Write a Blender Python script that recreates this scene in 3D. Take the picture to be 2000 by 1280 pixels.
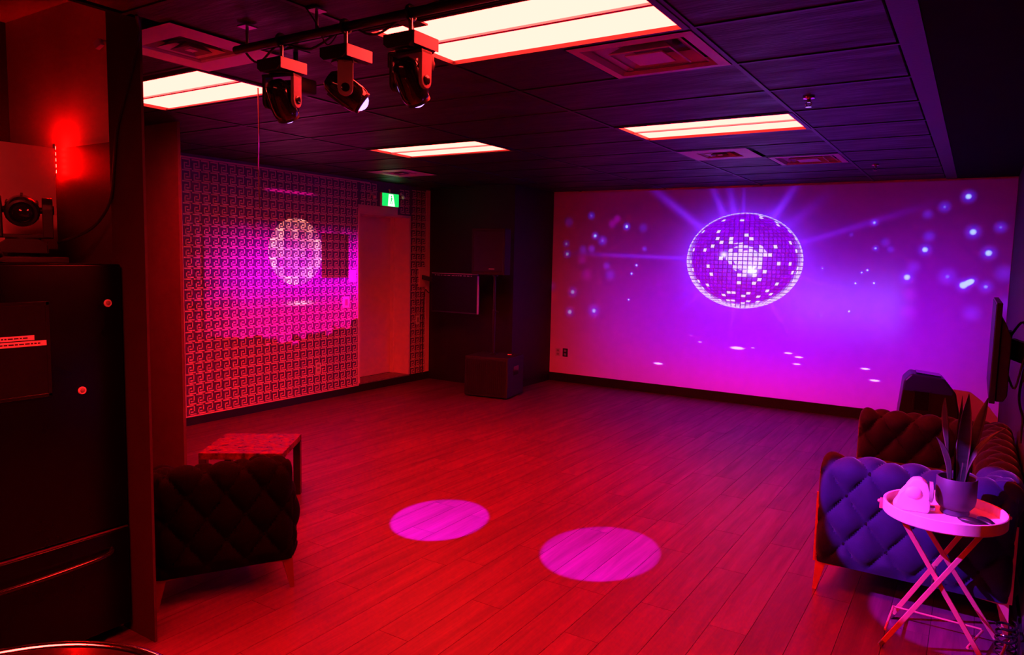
import bpy, bmesh, math, random
from mathutils import Vector, Matrix
random.seed(7)
PI = math.pi
SC = bpy.context.scene
for _o in list(bpy.data.objects):
    bpy.data.objects.remove(_o, do_unlink=True)
COL = SC.collection

# ------------------------------------------------------------------ camera, world, exposure
YAW, PITCH, ROLL, CAMZ, FPX = -0.5691, -0.0952, 0.0222, 1.8348, 1410.58
def camera():
    cy, sy, cp, sp = math.cos(YAW), math.sin(YAW), math.cos(PITCH), math.sin(PITCH)
    w = Vector((sy*cp, cy*cp, sp)); r = Vector((cy, -sy, 0)); u = r.cross(w)
    cr, sr = math.cos(ROLL), math.sin(ROLL)
    r2 = cr*r + sr*u; u2 = -sr*r + cr*u
    cam = bpy.data.cameras.new('camera'); o = bpy.data.objects.new('camera', cam); COL.objects.link(o)
    m = Matrix.Identity(4)
    for i in range(3):
        m[i][0] = r2[i]; m[i][1] = u2[i]; m[i][2] = -w[i]
    m[0][3], m[1][3], m[2][3] = 0, 0, CAMZ
    o.matrix_world = m
    cam.sensor_width = 36; cam.sensor_fit = 'HORIZONTAL'; cam.lens = FPX/2000*36
    cam.clip_start = 0.05
    SC.camera = o
camera()
wd = bpy.data.worlds.new('world'); SC.world = wd; wd.use_nodes = True
wd.node_tree.nodes['Background'].inputs[0].default_value = (0, 0, 0, 1)
wd.node_tree.nodes['Background'].inputs[1].default_value = 0
vs = SC.view_settings
vs.view_transform = 'Standard'; vs.look = 'None'; vs.gamma = 1; vs.use_curve_mapping = False; vs.exposure = 0.0

PANEL_RED, PANEL_G, PANEL_B = 95.0, 0.93, 0.74      # ceiling panels: deep red light that clips to cream
LED_RED = 1500.0
HEAD_W = 3400.0                                     # each moving head beam
SCREEN_K = 1.0                                      # projector levels
PATTERN_K = 1.0

# ------------------------------------------------------------------ small node compiler
class S:
    """a scalar socket or number with operators that add Math nodes"""
    def __init__(s, nt, v): s.nt, s.v = nt, v
    def m(s, op, *a, clamp=False):
        n = s.nt.nodes.new('ShaderNodeMath'); n.operation = op; n.use_clamp = clamp
        for i, q in enumerate((s,)+a):
            q = q.v if isinstance(q, S) else q
            if isinstance(q, (int, float)): n.inputs[i].default_value = q
            else: s.nt.links.new(q, n.inputs[i])
        return S(s.nt, n.outputs[0])
    def __add__(s, o): return s.m('ADD', o)
    def __sub__(s, o): return s.m('SUBTRACT', o)
    def __mul__(s, o): return s.m('MULTIPLY', o)
    def __truediv__(s, o): return s.m('DIVIDE', o)
    __radd__ = __add__; __rmul__ = __mul__
    def __rsub__(s, o): return (s*-1.0)+o
    def __pow__(s, o): return s.m('POWER', o)
    def gt(s, o): return s.m('GREATER_THAN', o)
    def lt(s, o): return s.m('LESS_THAN', o)
    def mn(s, o): return s.m('MINIMUM', o)
    def mx(s, o): return s.m('MAXIMUM', o)
    def ab(s): return s.m('ABSOLUTE')
    def exp(s): return s.m('EXPONENT')
    def gauss(s): return ((s*s)*-1.0).exp()
    def clamp(s): return s.m('ADD', 0.0, clamp=True)
    def ss(s, a, b, lo=0.0, hi=1.0):
        n = s.nt.nodes.new('ShaderNodeMapRange'); n.interpolation_type = 'SMOOTHSTEP'
        s.nt.links.new(s.v, n.inputs[0])
        for i, q in zip((1, 2, 3, 4), (a, b, lo, hi)): n.inputs[i].default_value = q
        return S(s.nt, n.outputs[0])
def combine(nt, x, y, z):
    n = nt.nodes.new('ShaderNodeCombineXYZ')
    for i, q in enumerate((x, y, z)):
        q = q.v if isinstance(q, S) else q
        if isinstance(q, (int, float)): n.inputs[i].default_value = q
        else: nt.links.new(q, n.inputs[i])
    return n.outputs[0]
def vdist(nt, vec, p):
    n = nt.nodes.new('ShaderNodeVectorMath'); n.operation = 'DISTANCE'
    nt.links.new(vec, n.inputs[0]); n.inputs[1].default_value = p
    return S(nt, n.outputs['Value'])
def wnoise(nt, x, y, seed=0.0):
    n = nt.nodes.new('ShaderNodeTexWhiteNoise'); n.noise_dimensions = '3D'
    nt.links.new(combine(nt, x, y, seed), n.inputs['Vector'])
    return S(nt, n.outputs['Value'])

# ------------------------------------------------------------------ materials
MATS = {}
def mat(name, col, rough=0.5, metal=0.0, spec=0.5, var=0.0, nscale=8.0, bump=0.0, bscale=60.0,
        stretch=(1, 1, 1), sheen=0.0, emit=None, estr=0.0, coat=0.0, rvar=0.0, trans=0.0):
    if name in MATS: return MATS[name]
    m = bpy.data.materials.new(name); m.use_nodes = True; nt = m.node_tree
    b = nt.nodes['Principled BSDF']
    b.inputs['Base Color'].default_value = (*col, 1); b.inputs['Roughness'].default_value = rough
    b.inputs['Metallic'].default_value = metal; b.inputs['Specular IOR Level'].default_value = spec
    if sheen: b.inputs['Sheen Weight'].default_value = sheen; b.inputs['Sheen Roughness'].default_value = 0.35
    if coat: b.inputs['Coat Weight'].default_value = coat; b.inputs['Coat Roughness'].default_value = 0.08
    if trans: b.inputs['Transmission Weight'].default_value = trans
    if emit: b.inputs['Emission Color'].default_value = (*emit, 1); b.inputs['Emission Strength'].default_value = estr
    tc = nt.nodes.new('ShaderNodeTexCoord'); mp = nt.nodes.new('ShaderNodeMapping')
    mp.inputs['Scale'].default_value = stretch
    nt.links.new(tc.outputs['Object'], mp.inputs['Vector'])
    if var or rvar:
        n = nt.nodes.new('ShaderNodeTexNoise'); n.inputs['Scale'].default_value = nscale; n.inputs['Detail'].default_value = 5
        nt.links.new(mp.outputs[0], n.inputs['Vector'])
        if var:
            mr = nt.nodes.new('ShaderNodeMapRange'); mr.inputs[1].default_value = 0.3; mr.inputs[2].default_value = 0.7
            mr.inputs[3].default_value = 1-var; mr.inputs[4].default_value = 1+var
            nt.links.new(n.outputs['Fac'], mr.inputs[0])
            mx = nt.nodes.new('ShaderNodeVectorMath'); mx.operation = 'SCALE'; mx.inputs[0].default_value = col
            nt.links.new(mr.outputs[0], mx.inputs['Scale']); nt.links.new(mx.outputs[0], b.inputs['Base Color'])
        if rvar:
            mr = nt.nodes.new('ShaderNodeMapRange'); mr.inputs[1].default_value = 0.3; mr.inputs[2].default_value = 0.7
            mr.inputs[3].default_value = max(0.02, rough-rvar); mr.inputs[4].default_value = min(1, rough+rvar)
            nt.links.new(n.outputs['Fac'], mr.inputs[0]); nt.links.new(mr.outputs[0], b.inputs['Roughness'])
    if bump:
        n = nt.nodes.new('ShaderNodeTexNoise'); n.inputs['Scale'].default_value = bscale; n.inputs['Detail'].default_value = 4
        nt.links.new(mp.outputs[0], n.inputs['Vector'])
        bp = nt.nodes.new('ShaderNodeBump'); bp.inputs['Strength'].default_value = bump; bp.inputs['Distance'].default_value = 0.01
        nt.links.new(n.outputs['Fac'], bp.inputs['Height']); nt.links.new(bp.outputs[0], b.inputs['Normal'])
    MATS[name] = m
    return m
def wood_floor():
    m = bpy.data.materials.new('wood_floor'); m.use_nodes = True; nt = m.node_tree; b = nt.nodes['Principled BSDF']
    oi = nt.nodes.new('ShaderNodeObjectInfo'); at = nt.nodes.new('ShaderNodeAttribute'); at.attribute_name = 'tone'
    rnd = (S(nt, oi.outputs['Random'])+S(nt, at.outputs['Fac'])).m('FRACT')
    g = nt.nodes.new('ShaderNodeNewGeometry'); sp = nt.nodes.new('ShaderNodeSeparateXYZ'); nt.links.new(g.outputs['Position'], sp.inputs[0])
    x, y = S(nt, sp.outputs[0]), S(nt, sp.outputs[1])
    def nz(v, sc, det, rough=0.6, dist=0.0):
        n = nt.nodes.new('ShaderNodeTexNoise'); nt.links.new(v, n.inputs['Vector']); n.inputs['Scale'].default_value = sc
        n.inputs['Detail'].default_value = det; n.inputs['Roughness'].default_value = rough; n.inputs['Distortion'].default_value = dist
        return S(nt, n.outputs['Fac'])
    grain = nz(combine(nt, x*16.0, y*1.1+rnd*31.0, rnd*9.0), 1.0, 6, 0.65, 0.6)
    fine = nz(combine(nt, x*90.0, y*4.0, rnd*5.0), 1.0, 3)
    tone = (0.86+rnd*0.20)*(grain*1.75+fine*0.40-0.06)
    c = nt.nodes.new('ShaderNodeVectorMath'); c.operation = 'SCALE'; c.inputs[0].default_value = (0.105, 0.010, 0.060)
    nt.links.new(tone.v, c.inputs['Scale']); nt.links.new(c.outputs[0], b.inputs['Base Color'])
    nt.links.new((0.56-grain*0.22).v, b.inputs['Roughness']); b.inputs['Specular IOR Level'].default_value = 0.4
    bp = nt.nodes.new('ShaderNodeBump'); bp.inputs['Strength'].default_value = 0.25; bp.inputs['Distance'].default_value = 0.004
    nt.links.new((grain+fine*0.5).v, bp.inputs['Height']); nt.links.new(bp.outputs[0], b.inputs['Normal'])
    return m
M_FLOOR = wood_floor()
M_SUB = mat('subfloor', (0.03, 0.02, 0.02), 0.9, var=0.2)
M_TILE = mat('ceiling_tile_black', (0.010, 0.006, 0.008), 0.50, spec=0.35, var=0.35, nscale=3, bump=0.35, bscale=14, stretch=(0.6, 3.5, 1), rvar=0.12)
M_GRID = mat('grid_black', (0.014, 0.009, 0.012), 0.4, var=0.2)
M_BAND = mat('bulkhead_paint', (0.022, 0.016, 0.022), 0.45, var=0.15, bump=0.1)
M_STRIP = mat('matte_black_ceiling', (0.004, 0.004, 0.004), 0.9, spec=0.1, var=0.3)
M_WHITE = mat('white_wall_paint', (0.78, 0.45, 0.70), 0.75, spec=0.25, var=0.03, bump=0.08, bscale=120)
M_DARKWALL = mat('charcoal_wall_paint', (0.022, 0.014, 0.022), 0.65, var=0.15, bump=0.1, bscale=90)
M_RETP = mat('plum_wall_paint', (0.085, 0.022, 0.04), 0.7, spec=0.2, var=0.08, bump=0.08, bscale=90)
M_STUBP = mat('maroon_wall_paint', (0.05, 0.014, 0.025), 0.7, spec=0.2, var=0.08, bump=0.08, bscale=90)
M_BLACKWALL = mat('black_wall_paint', (0.012, 0.010, 0.012), 0.55, spec=0.4, var=0.2, bump=0.1, bscale=90)
M_KEYBG = mat('pattern_ground', (0.095, 0.04, 0.18), 0.55, var=0.12, nscale=20)
M_KEY = mat('pattern_key', (0.90, 0.60, 0.66), 0.5, var=0.05, nscale=30)
M_TRIMW = mat('white_trim', (0.80, 0.55, 0.58), 0.5, var=0.04)
M_BASEB = mat('black_baseboard', (0.010, 0.009, 0.010), 0.45, var=0.2)
M_DOOR = mat('door_paint', (0.72, 0.5, 0.55), 0.55, var=0.04, bump=0.05)
M_THRESH = mat('worn_threshold', (0.20, 0.13, 0.12), 0.5, var=0.4, nscale=18, bump=0.3, bscale=40)
M_BLACKPL = mat('black_plastic', (0.012, 0.011, 0.013), 0.38, var=0.2, bump=0.05, bscale=200)
M_BLACKGL = mat('black_gloss', (0.010, 0.009, 0.010), 0.14, coat=0.3, var=0.15)
M_FRIDGE = mat('black_enamel', (0.002, 0.0012, 0.002), 0.30, spec=0.2, var=0.15, rvar=0.05, nscale=4)
M_RUBBER = mat('black_rubber', (0.012, 0.011, 0.012), 0.6, var=0.15)
M_CARPET = mat('speaker_carpet', (0.014, 0.012, 0.015), 0.7, var=0.4, nscale=120, bump=0.5, bscale=220)
M_CHROME = mat('chrome', (0.85, 0.85, 0.87), 0.08, metal=1.0, rvar=0.03)
M_STEEL = mat('grey_steel', (0.45, 0.44, 0.45), 0.3, metal=1.0, var=0.1)
M_BRASS = mat('rose_metal', (0.80, 0.22, 0.24), 0.40, metal=0.5, var=0.05)
M_LEGD = mat('dark_rose_metal', (0.22, 0.05, 0.05), 0.45, metal=0.5, var=0.05)
M_TRAY = mat('tray_wood', (0.80, 0.62, 0.58), 0.45, var=0.06, nscale=10, stretch=(1, 6, 1))
M_VELVET = mat('dark_velvet', (0.015, 0.007, 0.055), 0.8, spec=0.2, sheen=0.25, var=0.22, nscale=9, bump=0.15, bscale=160)
M_VELVETD = mat('black_velvet', (0.0022, 0.001, 0.0012), 0.85, spec=0.06, sheen=0.012, var=0.25, nscale=9, bump=0.15, bscale=160)
M_BUTTON = mat('button_velvet', (0.006, 0.004, 0.010), 0.8, spec=0.1, var=0.1)
M_REDGLINT = mat('lacquer_painted_glints', (0.11, 0.008, 0.008), 0.42, spec=0.12, var=0.9, nscale=22, bump=1.0, bscale=34, rvar=0.2)  # red highlights from the ceiling panel painted into the mottled base colour
M_POT = mat('pot_ceramic', (0.05, 0.035, 0.07), 0.55, var=0.08)
M_SOIL = mat('soil', (0.02, 0.014, 0.01), 0.95, var=0.5, nscale=60, bump=1.0, bscale=90)
M_LEAF = mat('leaf_green', (0.012, 0.025, 0.018), 0.45, var=0.5, nscale=10, stretch=(1, 1, 5))
M_LEAFEDGE = mat('leaf_margin', (0.07, 0.06, 0.045), 0.45, var=0.2)
M_WHITEPL = mat('white_plastic', (0.80, 0.78, 0.80), 0.35, var=0.03)
M_GREYPL = mat('grey_plastic', (0.30, 0.28, 0.28), 0.45, var=0.06)
M_CAB = mat('cabinet_white', (0.90, 0.5, 0.55), 0.45, var=0.03)
M_NOOKW = mat('nook_wall_paint', (0.60, 0.45, 0.45), 0.7, var=0.04, bump=0.06)
M_GABLE = mat('gable_paint', (0.045, 0.02, 0.025), 0.5, var=0.08)
M_DIFF = mat('diffuser_enamel', (0.55, 0.52, 0.54), 0.4, var=0.05)
M_DIFFD = mat('diffuser_dark', (0.16, 0.15, 0.16), 0.5, var=0.08)
M_TVSCR = mat('tv_screen', (0.006, 0.005, 0.006), 0.45, spec=0.15, var=0.1)
def emission(name, col, st):
    m = bpy.data.materials.new(name); m.use_nodes = True; nt = m.node_tree
    nt.nodes.remove(nt.nodes['Principled BSDF']); e = nt.nodes.new('ShaderNodeEmission')
    e.inputs[0].default_value = (*col, 1); e.inputs[1].default_value = st
    nt.links.new(e.outputs[0], nt.nodes['Material Output'].inputs[0])
    return m
def panel_material():
    # downlight panel: the red leds sit behind a lens sheet that throws most of their light straight down
    m = emission('panel_glow', (1, 1, 1), 1.0); nt = m.node_tree; e = [n for n in nt.nodes if n.type == 'EMISSION'][0]
    g = nt.nodes.new('ShaderNodeNewGeometry'); d = nt.nodes.new('ShaderNodeVectorMath'); d.operation = 'DOT_PRODUCT'
    nt.links.new(g.outputs['Normal'], d.inputs[0]); nt.links.new(g.outputs['Incoming'], d.inputs[1])
    c = S(nt, d.outputs['Value']).ab()
    nt.links.new(combine(nt, c*PANEL_RED+2.0, PANEL_G, PANEL_B), e.inputs['Color'])
    return m
M_PANEL = panel_material()
M_LED = emission('led_glow', (1, 0.75/LED_RED, 0.5/LED_RED), LED_RED)
M_LENS = emission('lens_glow', (0.55, 0.25, 1.0), 3.0)
M_EXITG = emission('exit_green', (0.01, 0.85, 0.14), 1.0)
M_EXITW = emission('exit_white', (0.9, 1.0, 0.9), 1.3)
M_STANDBY = emission('standby_led', (1, 0.02, 0.02), 1.5)

# ------------------------------------------------------------------ mesh helpers
def NB(): return bmesh.new()
def box(bm, lo, hi, M=None, bev=0.0, seg=2):
    ret = bmesh.ops.create_cube(bm, size=1.0); v = ret['verts']
    for q in v:
        q.co = Vector([lo[i]+(q.co[i]+0.5)*(hi[i]-lo[i]) for i in range(3)])
    if bev:
        ed = list({e for q in v for e in q.link_edges})
        r = bmesh.ops.bevel(bm, geom=ed, offset=bev, segments=seg, affect='EDGES', profile=0.5)
        v = list({q for f in r['faces'] for q in f.verts} | {q for q in v if q.is_valid})
    if M is not None:
        bmesh.ops.transform(bm, matrix=M, verts=v)
    return v
def rod(bm, a, b, r, r2=None, n=12, caps=True):
    a, b = Vector(a), Vector(b); d = b-a; L = d.length
    q = d.to_track_quat('Z', 'Y').to_matrix().to_4x4()
    M = Matrix.Translation((a+b)/2) @ q
    bmesh.ops.create_cone(bm, cap_ends=caps, segments=n, radius1=r, radius2=r if r2 is None else r2, depth=L, matrix=M)
def bar(bm, a, b, w, h, up=(0, 0, 1), bev=0.0):
    """rectangular bar from a to b; w across, h along 'up'"""
    a, b = Vector(a), Vector(b); z = (b-a); L = z.length; z.normalize(); x = Vector(up).cross(z)
    if x.length < 1e-4: x = Vector((1, 0, 0))
    x.normalize(); y = z.cross(x)
    M = Matrix(((x[0], y[0], z[0], a[0]), (x[1], y[1], z[1], a[1]), (x[2], y[2], z[2], a[2]), (0, 0, 0, 1)))
    box(bm, (-w/2, -h/2, 0), (w/2, h/2, L), M, bev)
def smooth_pts(pts, k=6):
    P = [Vector(p) for p in pts]; out = []
    for i in range(len(P)-1):
        p0, p1, p2, p3 = P[max(i-1, 0)], P[i], P[i+1], P[min(i+2, len(P)-1)]
        for s in range(k):
            t = s/k; t2, t3 = t*t, t*t*t
            out.append(0.5*((2*p1)+(-p0+p2)*t+(2*p0-5*p1+4*p2-p3)*t2+(-p0+3*p1-3*p2+p3)*t3))
    out.append(P[-1]); return out
def tube(bm, pts, r, n=8, k=6, closed=False):
    P = smooth_pts(pts, k) if k > 1 else [Vector(p) for p in pts]
    rings = []; prev = None; m = len(P)
    for i, p in enumerate(P):
        if closed: t = (P[(i+1) % m]-P[i-1]).normalized()
        else: t = (P[min(i+1, m-1)]-P[max(i-1, 0)]).normalized()
        if prev is None:
            x = t.orthogonal().normalized()
        else:
            x = (prev-t*prev.dot(t)).normalized()
        prev = x; y = t.cross(x)
        rr = r(i/(m-1)) if callable(r) else r
        rings.append([bm.verts.new(p+(x*math.cos(2*PI*j/n)+y*math.sin(2*PI*j/n))*rr) for j in range(n)])
    for i in range(m if closed else m-1):
        A, B = rings[i], rings[(i+1) % m]
        for j in range(n): bm.faces.new((A[j], A[(j+1) % n], B[(j+1) % n], B[j]))
    if not closed:
        bm.faces.new(list(reversed(rings[0]))); bm.faces.new(rings[-1])
def lathe(bm, prof, n=32, M=None):
    rings = []
    for r, z in prof:
        if r < 1e-5: rings.append([bm.verts.new((0, 0, z))])
        else: rings.append([bm.verts.new((r*math.cos(2*PI*j/n), r*math.sin(2*PI*j/n), z)) for j in range(n)])
    for A, B in zip(rings, rings[1:]):
        for j in range(n):
            a, b = A[j % len(A)], A[(j+1) % len(A)]; c, d = B[(j+1) % len(B)], B[j % len(B)]
            f = [];  [f.append(q) for q in (a, b, c, d) if q not in f]
            if len(f) > 2: bm.faces.new(f)
    if M is not None:
        bmesh.ops.transform(bm, matrix=M, verts=[v for R in rings for v in R])
def ball(bm, c, rad, n=16, M=None):
    r = bmesh.ops.create_uvsphere(bm, u_segments=n, v_segments=max(6, n//2), radius=1.0)
    s = Matrix.Diagonal((*rad, 1)) if not isinstance(rad, (int, float)) else Matrix.Diagonal((rad, rad, rad, 1))
    T = Matrix.Translation(c) @ (M or Matrix.Identity(4)) @ s
    bmesh.ops.transform(bm, matrix=T, verts=r['verts'])
def prism(bm, poly, axis, a, b, M=None, bev=0.0):
    """extrude polygon (2D) along axis between a and b. axis 0: poly=(y,z); 1: (x,z); 2: (x,y)"""
    def P(p, t):
        return {0: (t, p[0], p[1]), 1: (p[0], t, p[1]), 2: (p[0], p[1], t)}[axis]
    A = [bm.verts.new(P(p, a)) for p in poly]; B = [bm.verts.new(P(p, b)) for p in poly]; n = len(poly)
    fs = [bm.faces.new(A), bm.faces.new(list(reversed(B)))]
    for i in range(n): fs.append(bm.faces.new((A[i], B[i], B[(i+1) % n], A[(i+1) % n])))
    vv = A+B
    if bev:
        r = bmesh.ops.bevel(bm, geom=list({e for f in fs for e in f.edges}), offset=bev, segments=2, affect='EDGES', profile=0.5)
        vv = list({q for f in r['faces'] for q in f.verts} | {q for q in vv if q.is_valid})
    if M is not None: bmesh.ops.transform(bm, matrix=M, verts=vv)
def OBJ(name, bm, m, parent=None, smooth=False, M=None):
    if M is not None: bmesh.ops.transform(bm, matrix=M, verts=bm.verts)
    bmesh.ops.recalc_face_normals(bm, faces=bm.faces)
    me = bpy.data.meshes.new(name); bm.to_mesh(me); bm.free(); me.materials.append(m)
    if smooth:
        for p in me.polygons: p.use_smooth = True
        try: me.set_sharp_from_angle(angle=math.radians(38))
        except Exception: pass
    o = bpy.data.objects.new(name, me); COL.objects.link(o)
    if parent: o.parent = parent
    return o
def EMPTY(name, loc=(0, 0, 0), rz=0.0):
    o = bpy.data.objects.new(name, None); COL.objects.link(o); o.location = loc; o.rotation_euler = (0, 0, rz)
    o.empty_display_size = 0.1
    return o
def TAG(o, label, cat, group=None):
    o['label'] = label; o['category'] = cat
    if group: o['group'] = group
    return o
def STRUCT(o, label=None):
    o['kind'] = 'structure'
    if label: o['label'] = label
    return o
def sbox(name, lo, hi, m, parent=None, bev=0.0, smooth=False):
    bm = NB(); box(bm, lo, hi, None, bev); return OBJ(name, bm, m, parent, smooth)
def copytree(o, parent=None):
    c = o.copy(); COL.objects.link(c); c.parent = parent
    for ch in list(o.children): copytree(ch, c)
    return c
RX = lambda a: Matrix.Rotation(a, 4, 'X')
RY = lambda a: Matrix.Rotation(a, 4, 'Y')
RZ = lambda a: Matrix.Rotation(a, 4, 'Z')
TR = lambda *a: Matrix.Translation(a)

# ------------------------------------------------------------------ room constants
H = 2.832; YS = 9.53; XL = -6.90; XR = 0.304; YB = -1.6
XB = -5.40            # right face of the black corner block
YBLK = 8.45           # its front
DOOR0, DOOR1, DOORZ = 6.985, 8.03, 2.41

# ------------------------------------------------------------------ floor with planks
floor = STRUCT(sbox('floor', (XL-0.3, YB, -0.12), (XR+0.05, YS+0.05, -0.012), M_SUB), 'wood plank dance floor')
PW, PL = 0.19, 1.30
plank_me = None
bm = NB(); box(bm, (0.0012, 0.0012, -0.012), (PW-0.0012, PL-0.0012, 0.0))
pl0 = OBJ('plank', bm, M_FLOOR, floor)
spots = []
nrow = int((XR-XL)/PW)+1
for i in range(nrow):
    x = XR-PW*(i+1); off = random.uniform(0, PL)
    y = YB-off
    while y < YS:
        spots.append((x, y)); y += PL
def vis(x, y):
    cx, cy_ = x+PW/2, y+PL/2
    if cy_ < 0.2: return 0
    a = math.atan2(cx, cy_)
    if a < -1.30 or a > 0.1: return 0
    if cy_ < 2.0 and cx < -3.2: return 0
    return 1/(cx*cx+cy_*cy_)
spots.sort(key=lambda s: -vis(*s))
first = True
restbm = NB(); tone = []
for k, (x, y) in enumerate(spots):
    full = y >= YB and y+PL <= YS and x >= XL-0.3
    if k < 290 and full and vis(x, y) > 0:
        o = pl0 if first else pl0.copy()
        if not first: COL.objects.link(o)
        first = False; o.location = (x, y, 0)
    else:
        y0, y1 = max(y, YB), min(y+PL, YS)
        x0 = max(x, XL-0.3)
        if y1-y0 < 0.02: continue
        nf = len(restbm.faces)
        box(restbm, (x0+0.0012, y0+0.0012, -0.012), (x+PW-0.0012, y1-0.0012, 0.0))
        t = random.random(); tone += [t]*(len(restbm.faces)-nf)
# threshold-side strip left of the door is covered by the rest mesh
rest = OBJ('planks_beyond', restbm, M_FLOOR, floor)
rest['kind'] = 'stuff'
at = rest.data.attributes.new('tone', 'FLOAT', 'FACE')
for i, t in enumerate(tone[:len(rest.data.polygons)]): at.data[i].value = t

# ------------------------------------------------------------------ walls
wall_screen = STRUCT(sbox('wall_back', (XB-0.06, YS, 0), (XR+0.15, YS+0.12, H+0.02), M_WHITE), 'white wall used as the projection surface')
wall_right = STRUCT(sbox('wall_right', (XR, YB, 0), (XR+0.12, YS, H+0.02), M_DARKWALL), 'dark wall with the television on an arm')
wall_front = STRUCT(sbox('wall_front', (XL-0.3, YB-0.12, 0), (XR+0.12, YB, 3.1), M_DARKWALL), 'dark wall behind the viewer')
# patterned wall: pieces around the door recess
bm = NB()
box(bm, (XL-0.42, 3.43, 0), (XL, DOOR0, H+0.02)); box(bm, (XL-0.42, DOOR0, DOORZ), (XL, DOOR1, H+0.02)); box(bm, (XL-0.42, DOOR1, 0), (XL, YBLK+0.02, H+0.02))
wall_left = STRUCT(OBJ('wall_left', bm, M_KEYBG), 'wall printed with a pale greek key pattern')
KY0, KZ0 = 4.468, 0.102
NCOL, NROW = 23, 24
KP, KQ = (DOOR0-0.02-KY0)/NCOL, (2.785-KZ0)/NROW
ST = 0.066
def key_strokes():      # normalised, y downwards
    return [(0.02, 0.0, 0.86, 0.13), (0.73, 0.0, 0.86, 0.74), (0.42, 0.61, 0.86, 0.74),
            (0.20, 0.33, 0.58, 0.46), (0.20, 0.33, 0.33, 0.97), (0.20, 0.84, 1.02, 0.97)]
def keys(bm, y0, z0, nc, nr, skip=None):
    for c in range(nc):
        for r in range(nr):
            yy, zz = y0+c*KP, z0+(r+1)*KQ
            if skip and skip(yy+KP/2, zz-KQ/2): continue
            for (a, b, c2, d) in key_strokes():
                lo = (yy+a*KP, zz-d*KQ); hi = (yy+c2*KP, zz-b*KQ); X = XL+0.002
                v = [bm.verts.new(p) for p in ((X, lo[0], lo[1]), (X, hi[0], lo[1]), (X, hi[0], hi[1]), (X, lo[0], hi[1]))]
                bm.faces.new(v)
bm = NB(); keys(bm, KY0, KZ0, NCOL, NROW)
keys(bm, DOOR0+0.02, DOORZ+0.05, 3, 3)
keys(bm, DOOR1-0.25, DOORZ+0.02, 2, 3)
keys(bm, DOOR1+0.01, KZ0, 3, NROW)
ko = OBJ('greek_key_print', bm, M_KEY, wall_left); ko['kind'] = 'stuff'
sbox('border_strip', (XL, KY0-0.022, KZ0-0.01), (XL+0.004, KY0-0.006, 2.80), M_KEY, wall_left)
sbox('border_strip', (XL, DOOR0-0.022, KZ0-0.01), (XL+0.006, DOOR0, DOORZ+0.03), M_KEY, wall_left)
sbox('border_strip', (XL, KY0-0.02, 2.79), (XL+0.006, DOOR0+0.2, 2.806), M_KEY, wall_left)
sbox('border_strip', (XL, KY0-0.02, KZ0-0.014), (XL+0.006, DOOR0, KZ0-0.002), M_KEY, wall_left)
STRUCT(sbox('trim_1', (XL, 8.36, 0.11), (XL+0.012, YBLK-0.002, 2.806), M_TRIMW), 'pale corner trim where the pattern ends')
STRUCT(sbox('trim_2', (XL, DOOR0-0.02, DOORZ), (XL+0.012, DOOR1-0.3, DOORZ+0.09), M_TRIMW), 'pale header trim above the recessed door')
STRUCT(sbox('baseboard_left', (XL, 3.44, 0), (XL+0.014, DOOR0, KZ0-0.016), M_BASEB))
STRUCT(sbox('baseboard_left', (XL, DOOR1, 0), (XL+0.014, YBLK, 0.112), M_BASEB))
STRUCT(sbox('baseboard_back', (XB, YS-0.014, 0), (XR, YS, 0.126), M_BASEB))
STRUCT(sbox('baseboard_right', (XR-0.014, YB, 0), (XR, YS-0.015, 0.11), M_BASEB))
# recessed door
door = STRUCT(EMPTY('door_1', (XL, DOOR0, 0)), 'pale flush door set back in a deep recess')
W = DOOR1-DOOR0
sbox('door_panel', (-0.385, 0, 0.115), (-0.345, W, DOORZ), M_DOOR, door, 0.004)
sbox('jamb', (-0.345, W-0.03, 0.115), (-0.002, W, DOORZ), M_TRIMW, door)
sbox('jamb', (-0.345, 0.0, 0.115), (-0.002, 0.03, DOORZ), M_TRIMW, door)
sbox('jamb_stop', (-0.345, W-0.055, 0.115), (-0.28, W-0.03, DOORZ-0.03), M_TRIMW, door)
sbox('head_jamb', (-0.345, 0.03, DOORZ-0.03), (-0.002, W-0.03, DOORZ), M_DOOR, door)
sbox('threshold', (-0.345, 0, 0), (-0.01, W, 0.112), M_THRESH, door, 0.004)
sbox('riser', (-0.01, 0, 0), (0.012, W, 0.098), M_BASEB, door)
# black corner block beside the screen
STRUCT(sbox('wall_corner', (XL-0.4, YBLK, 0), (XB, YS+0.1, H+0.02), M_BLACKWALL), 'black corner block beside the projection wall')
STRUCT(sbox('baseboard_corner', (XB, YBLK, 0), (XB+0.012, YS-0.02, 0.09), M_BASEB))
# return wall that ends in front of the patterned wall
STRUCT(sbox('wall_return', (XL-0.42, 3.40, 0), (-5.30, 3.425, H+0.02), M_RETP), 'dark wall end at the left of the patterned wall')
# kitchen nook
STRUCT(sbox('wall_nook', (-4.60, 1.90, 0), (-3.39, 1.94, 3.06), M_NOOKW), 'wall above the refrigerator lit red')
STRUCT(sbox('wall_stub', (-3.395, 1.84, 0), (-3.13, 1.852, 3.06), M_STUBP), 'dark wall end beside the refrigerator')
STRUCT(sbox('wall_kitchen', (-4.62, YB, 0), (-4.50, 1.90, 3.06), M_DARKWALL), 'dark side wall of the nook')
STRUCT(sbox('ceiling_nook', (-4.62, YB, 3.04), (-3.13, 1.90, 3.10), M_NOOKW), 'pale ceiling over the nook')
STRUCT(sbox('wall_side', (XL-0.45, 1.94, 0), (XL-0.35, 3.40, 3.06), M_DARKWALL))
STRUCT(sbox('wall_divider', (XL-0.45, 1.90, 0), (-4.60, 1.94, 3.06), M_DARKWALL))

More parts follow.
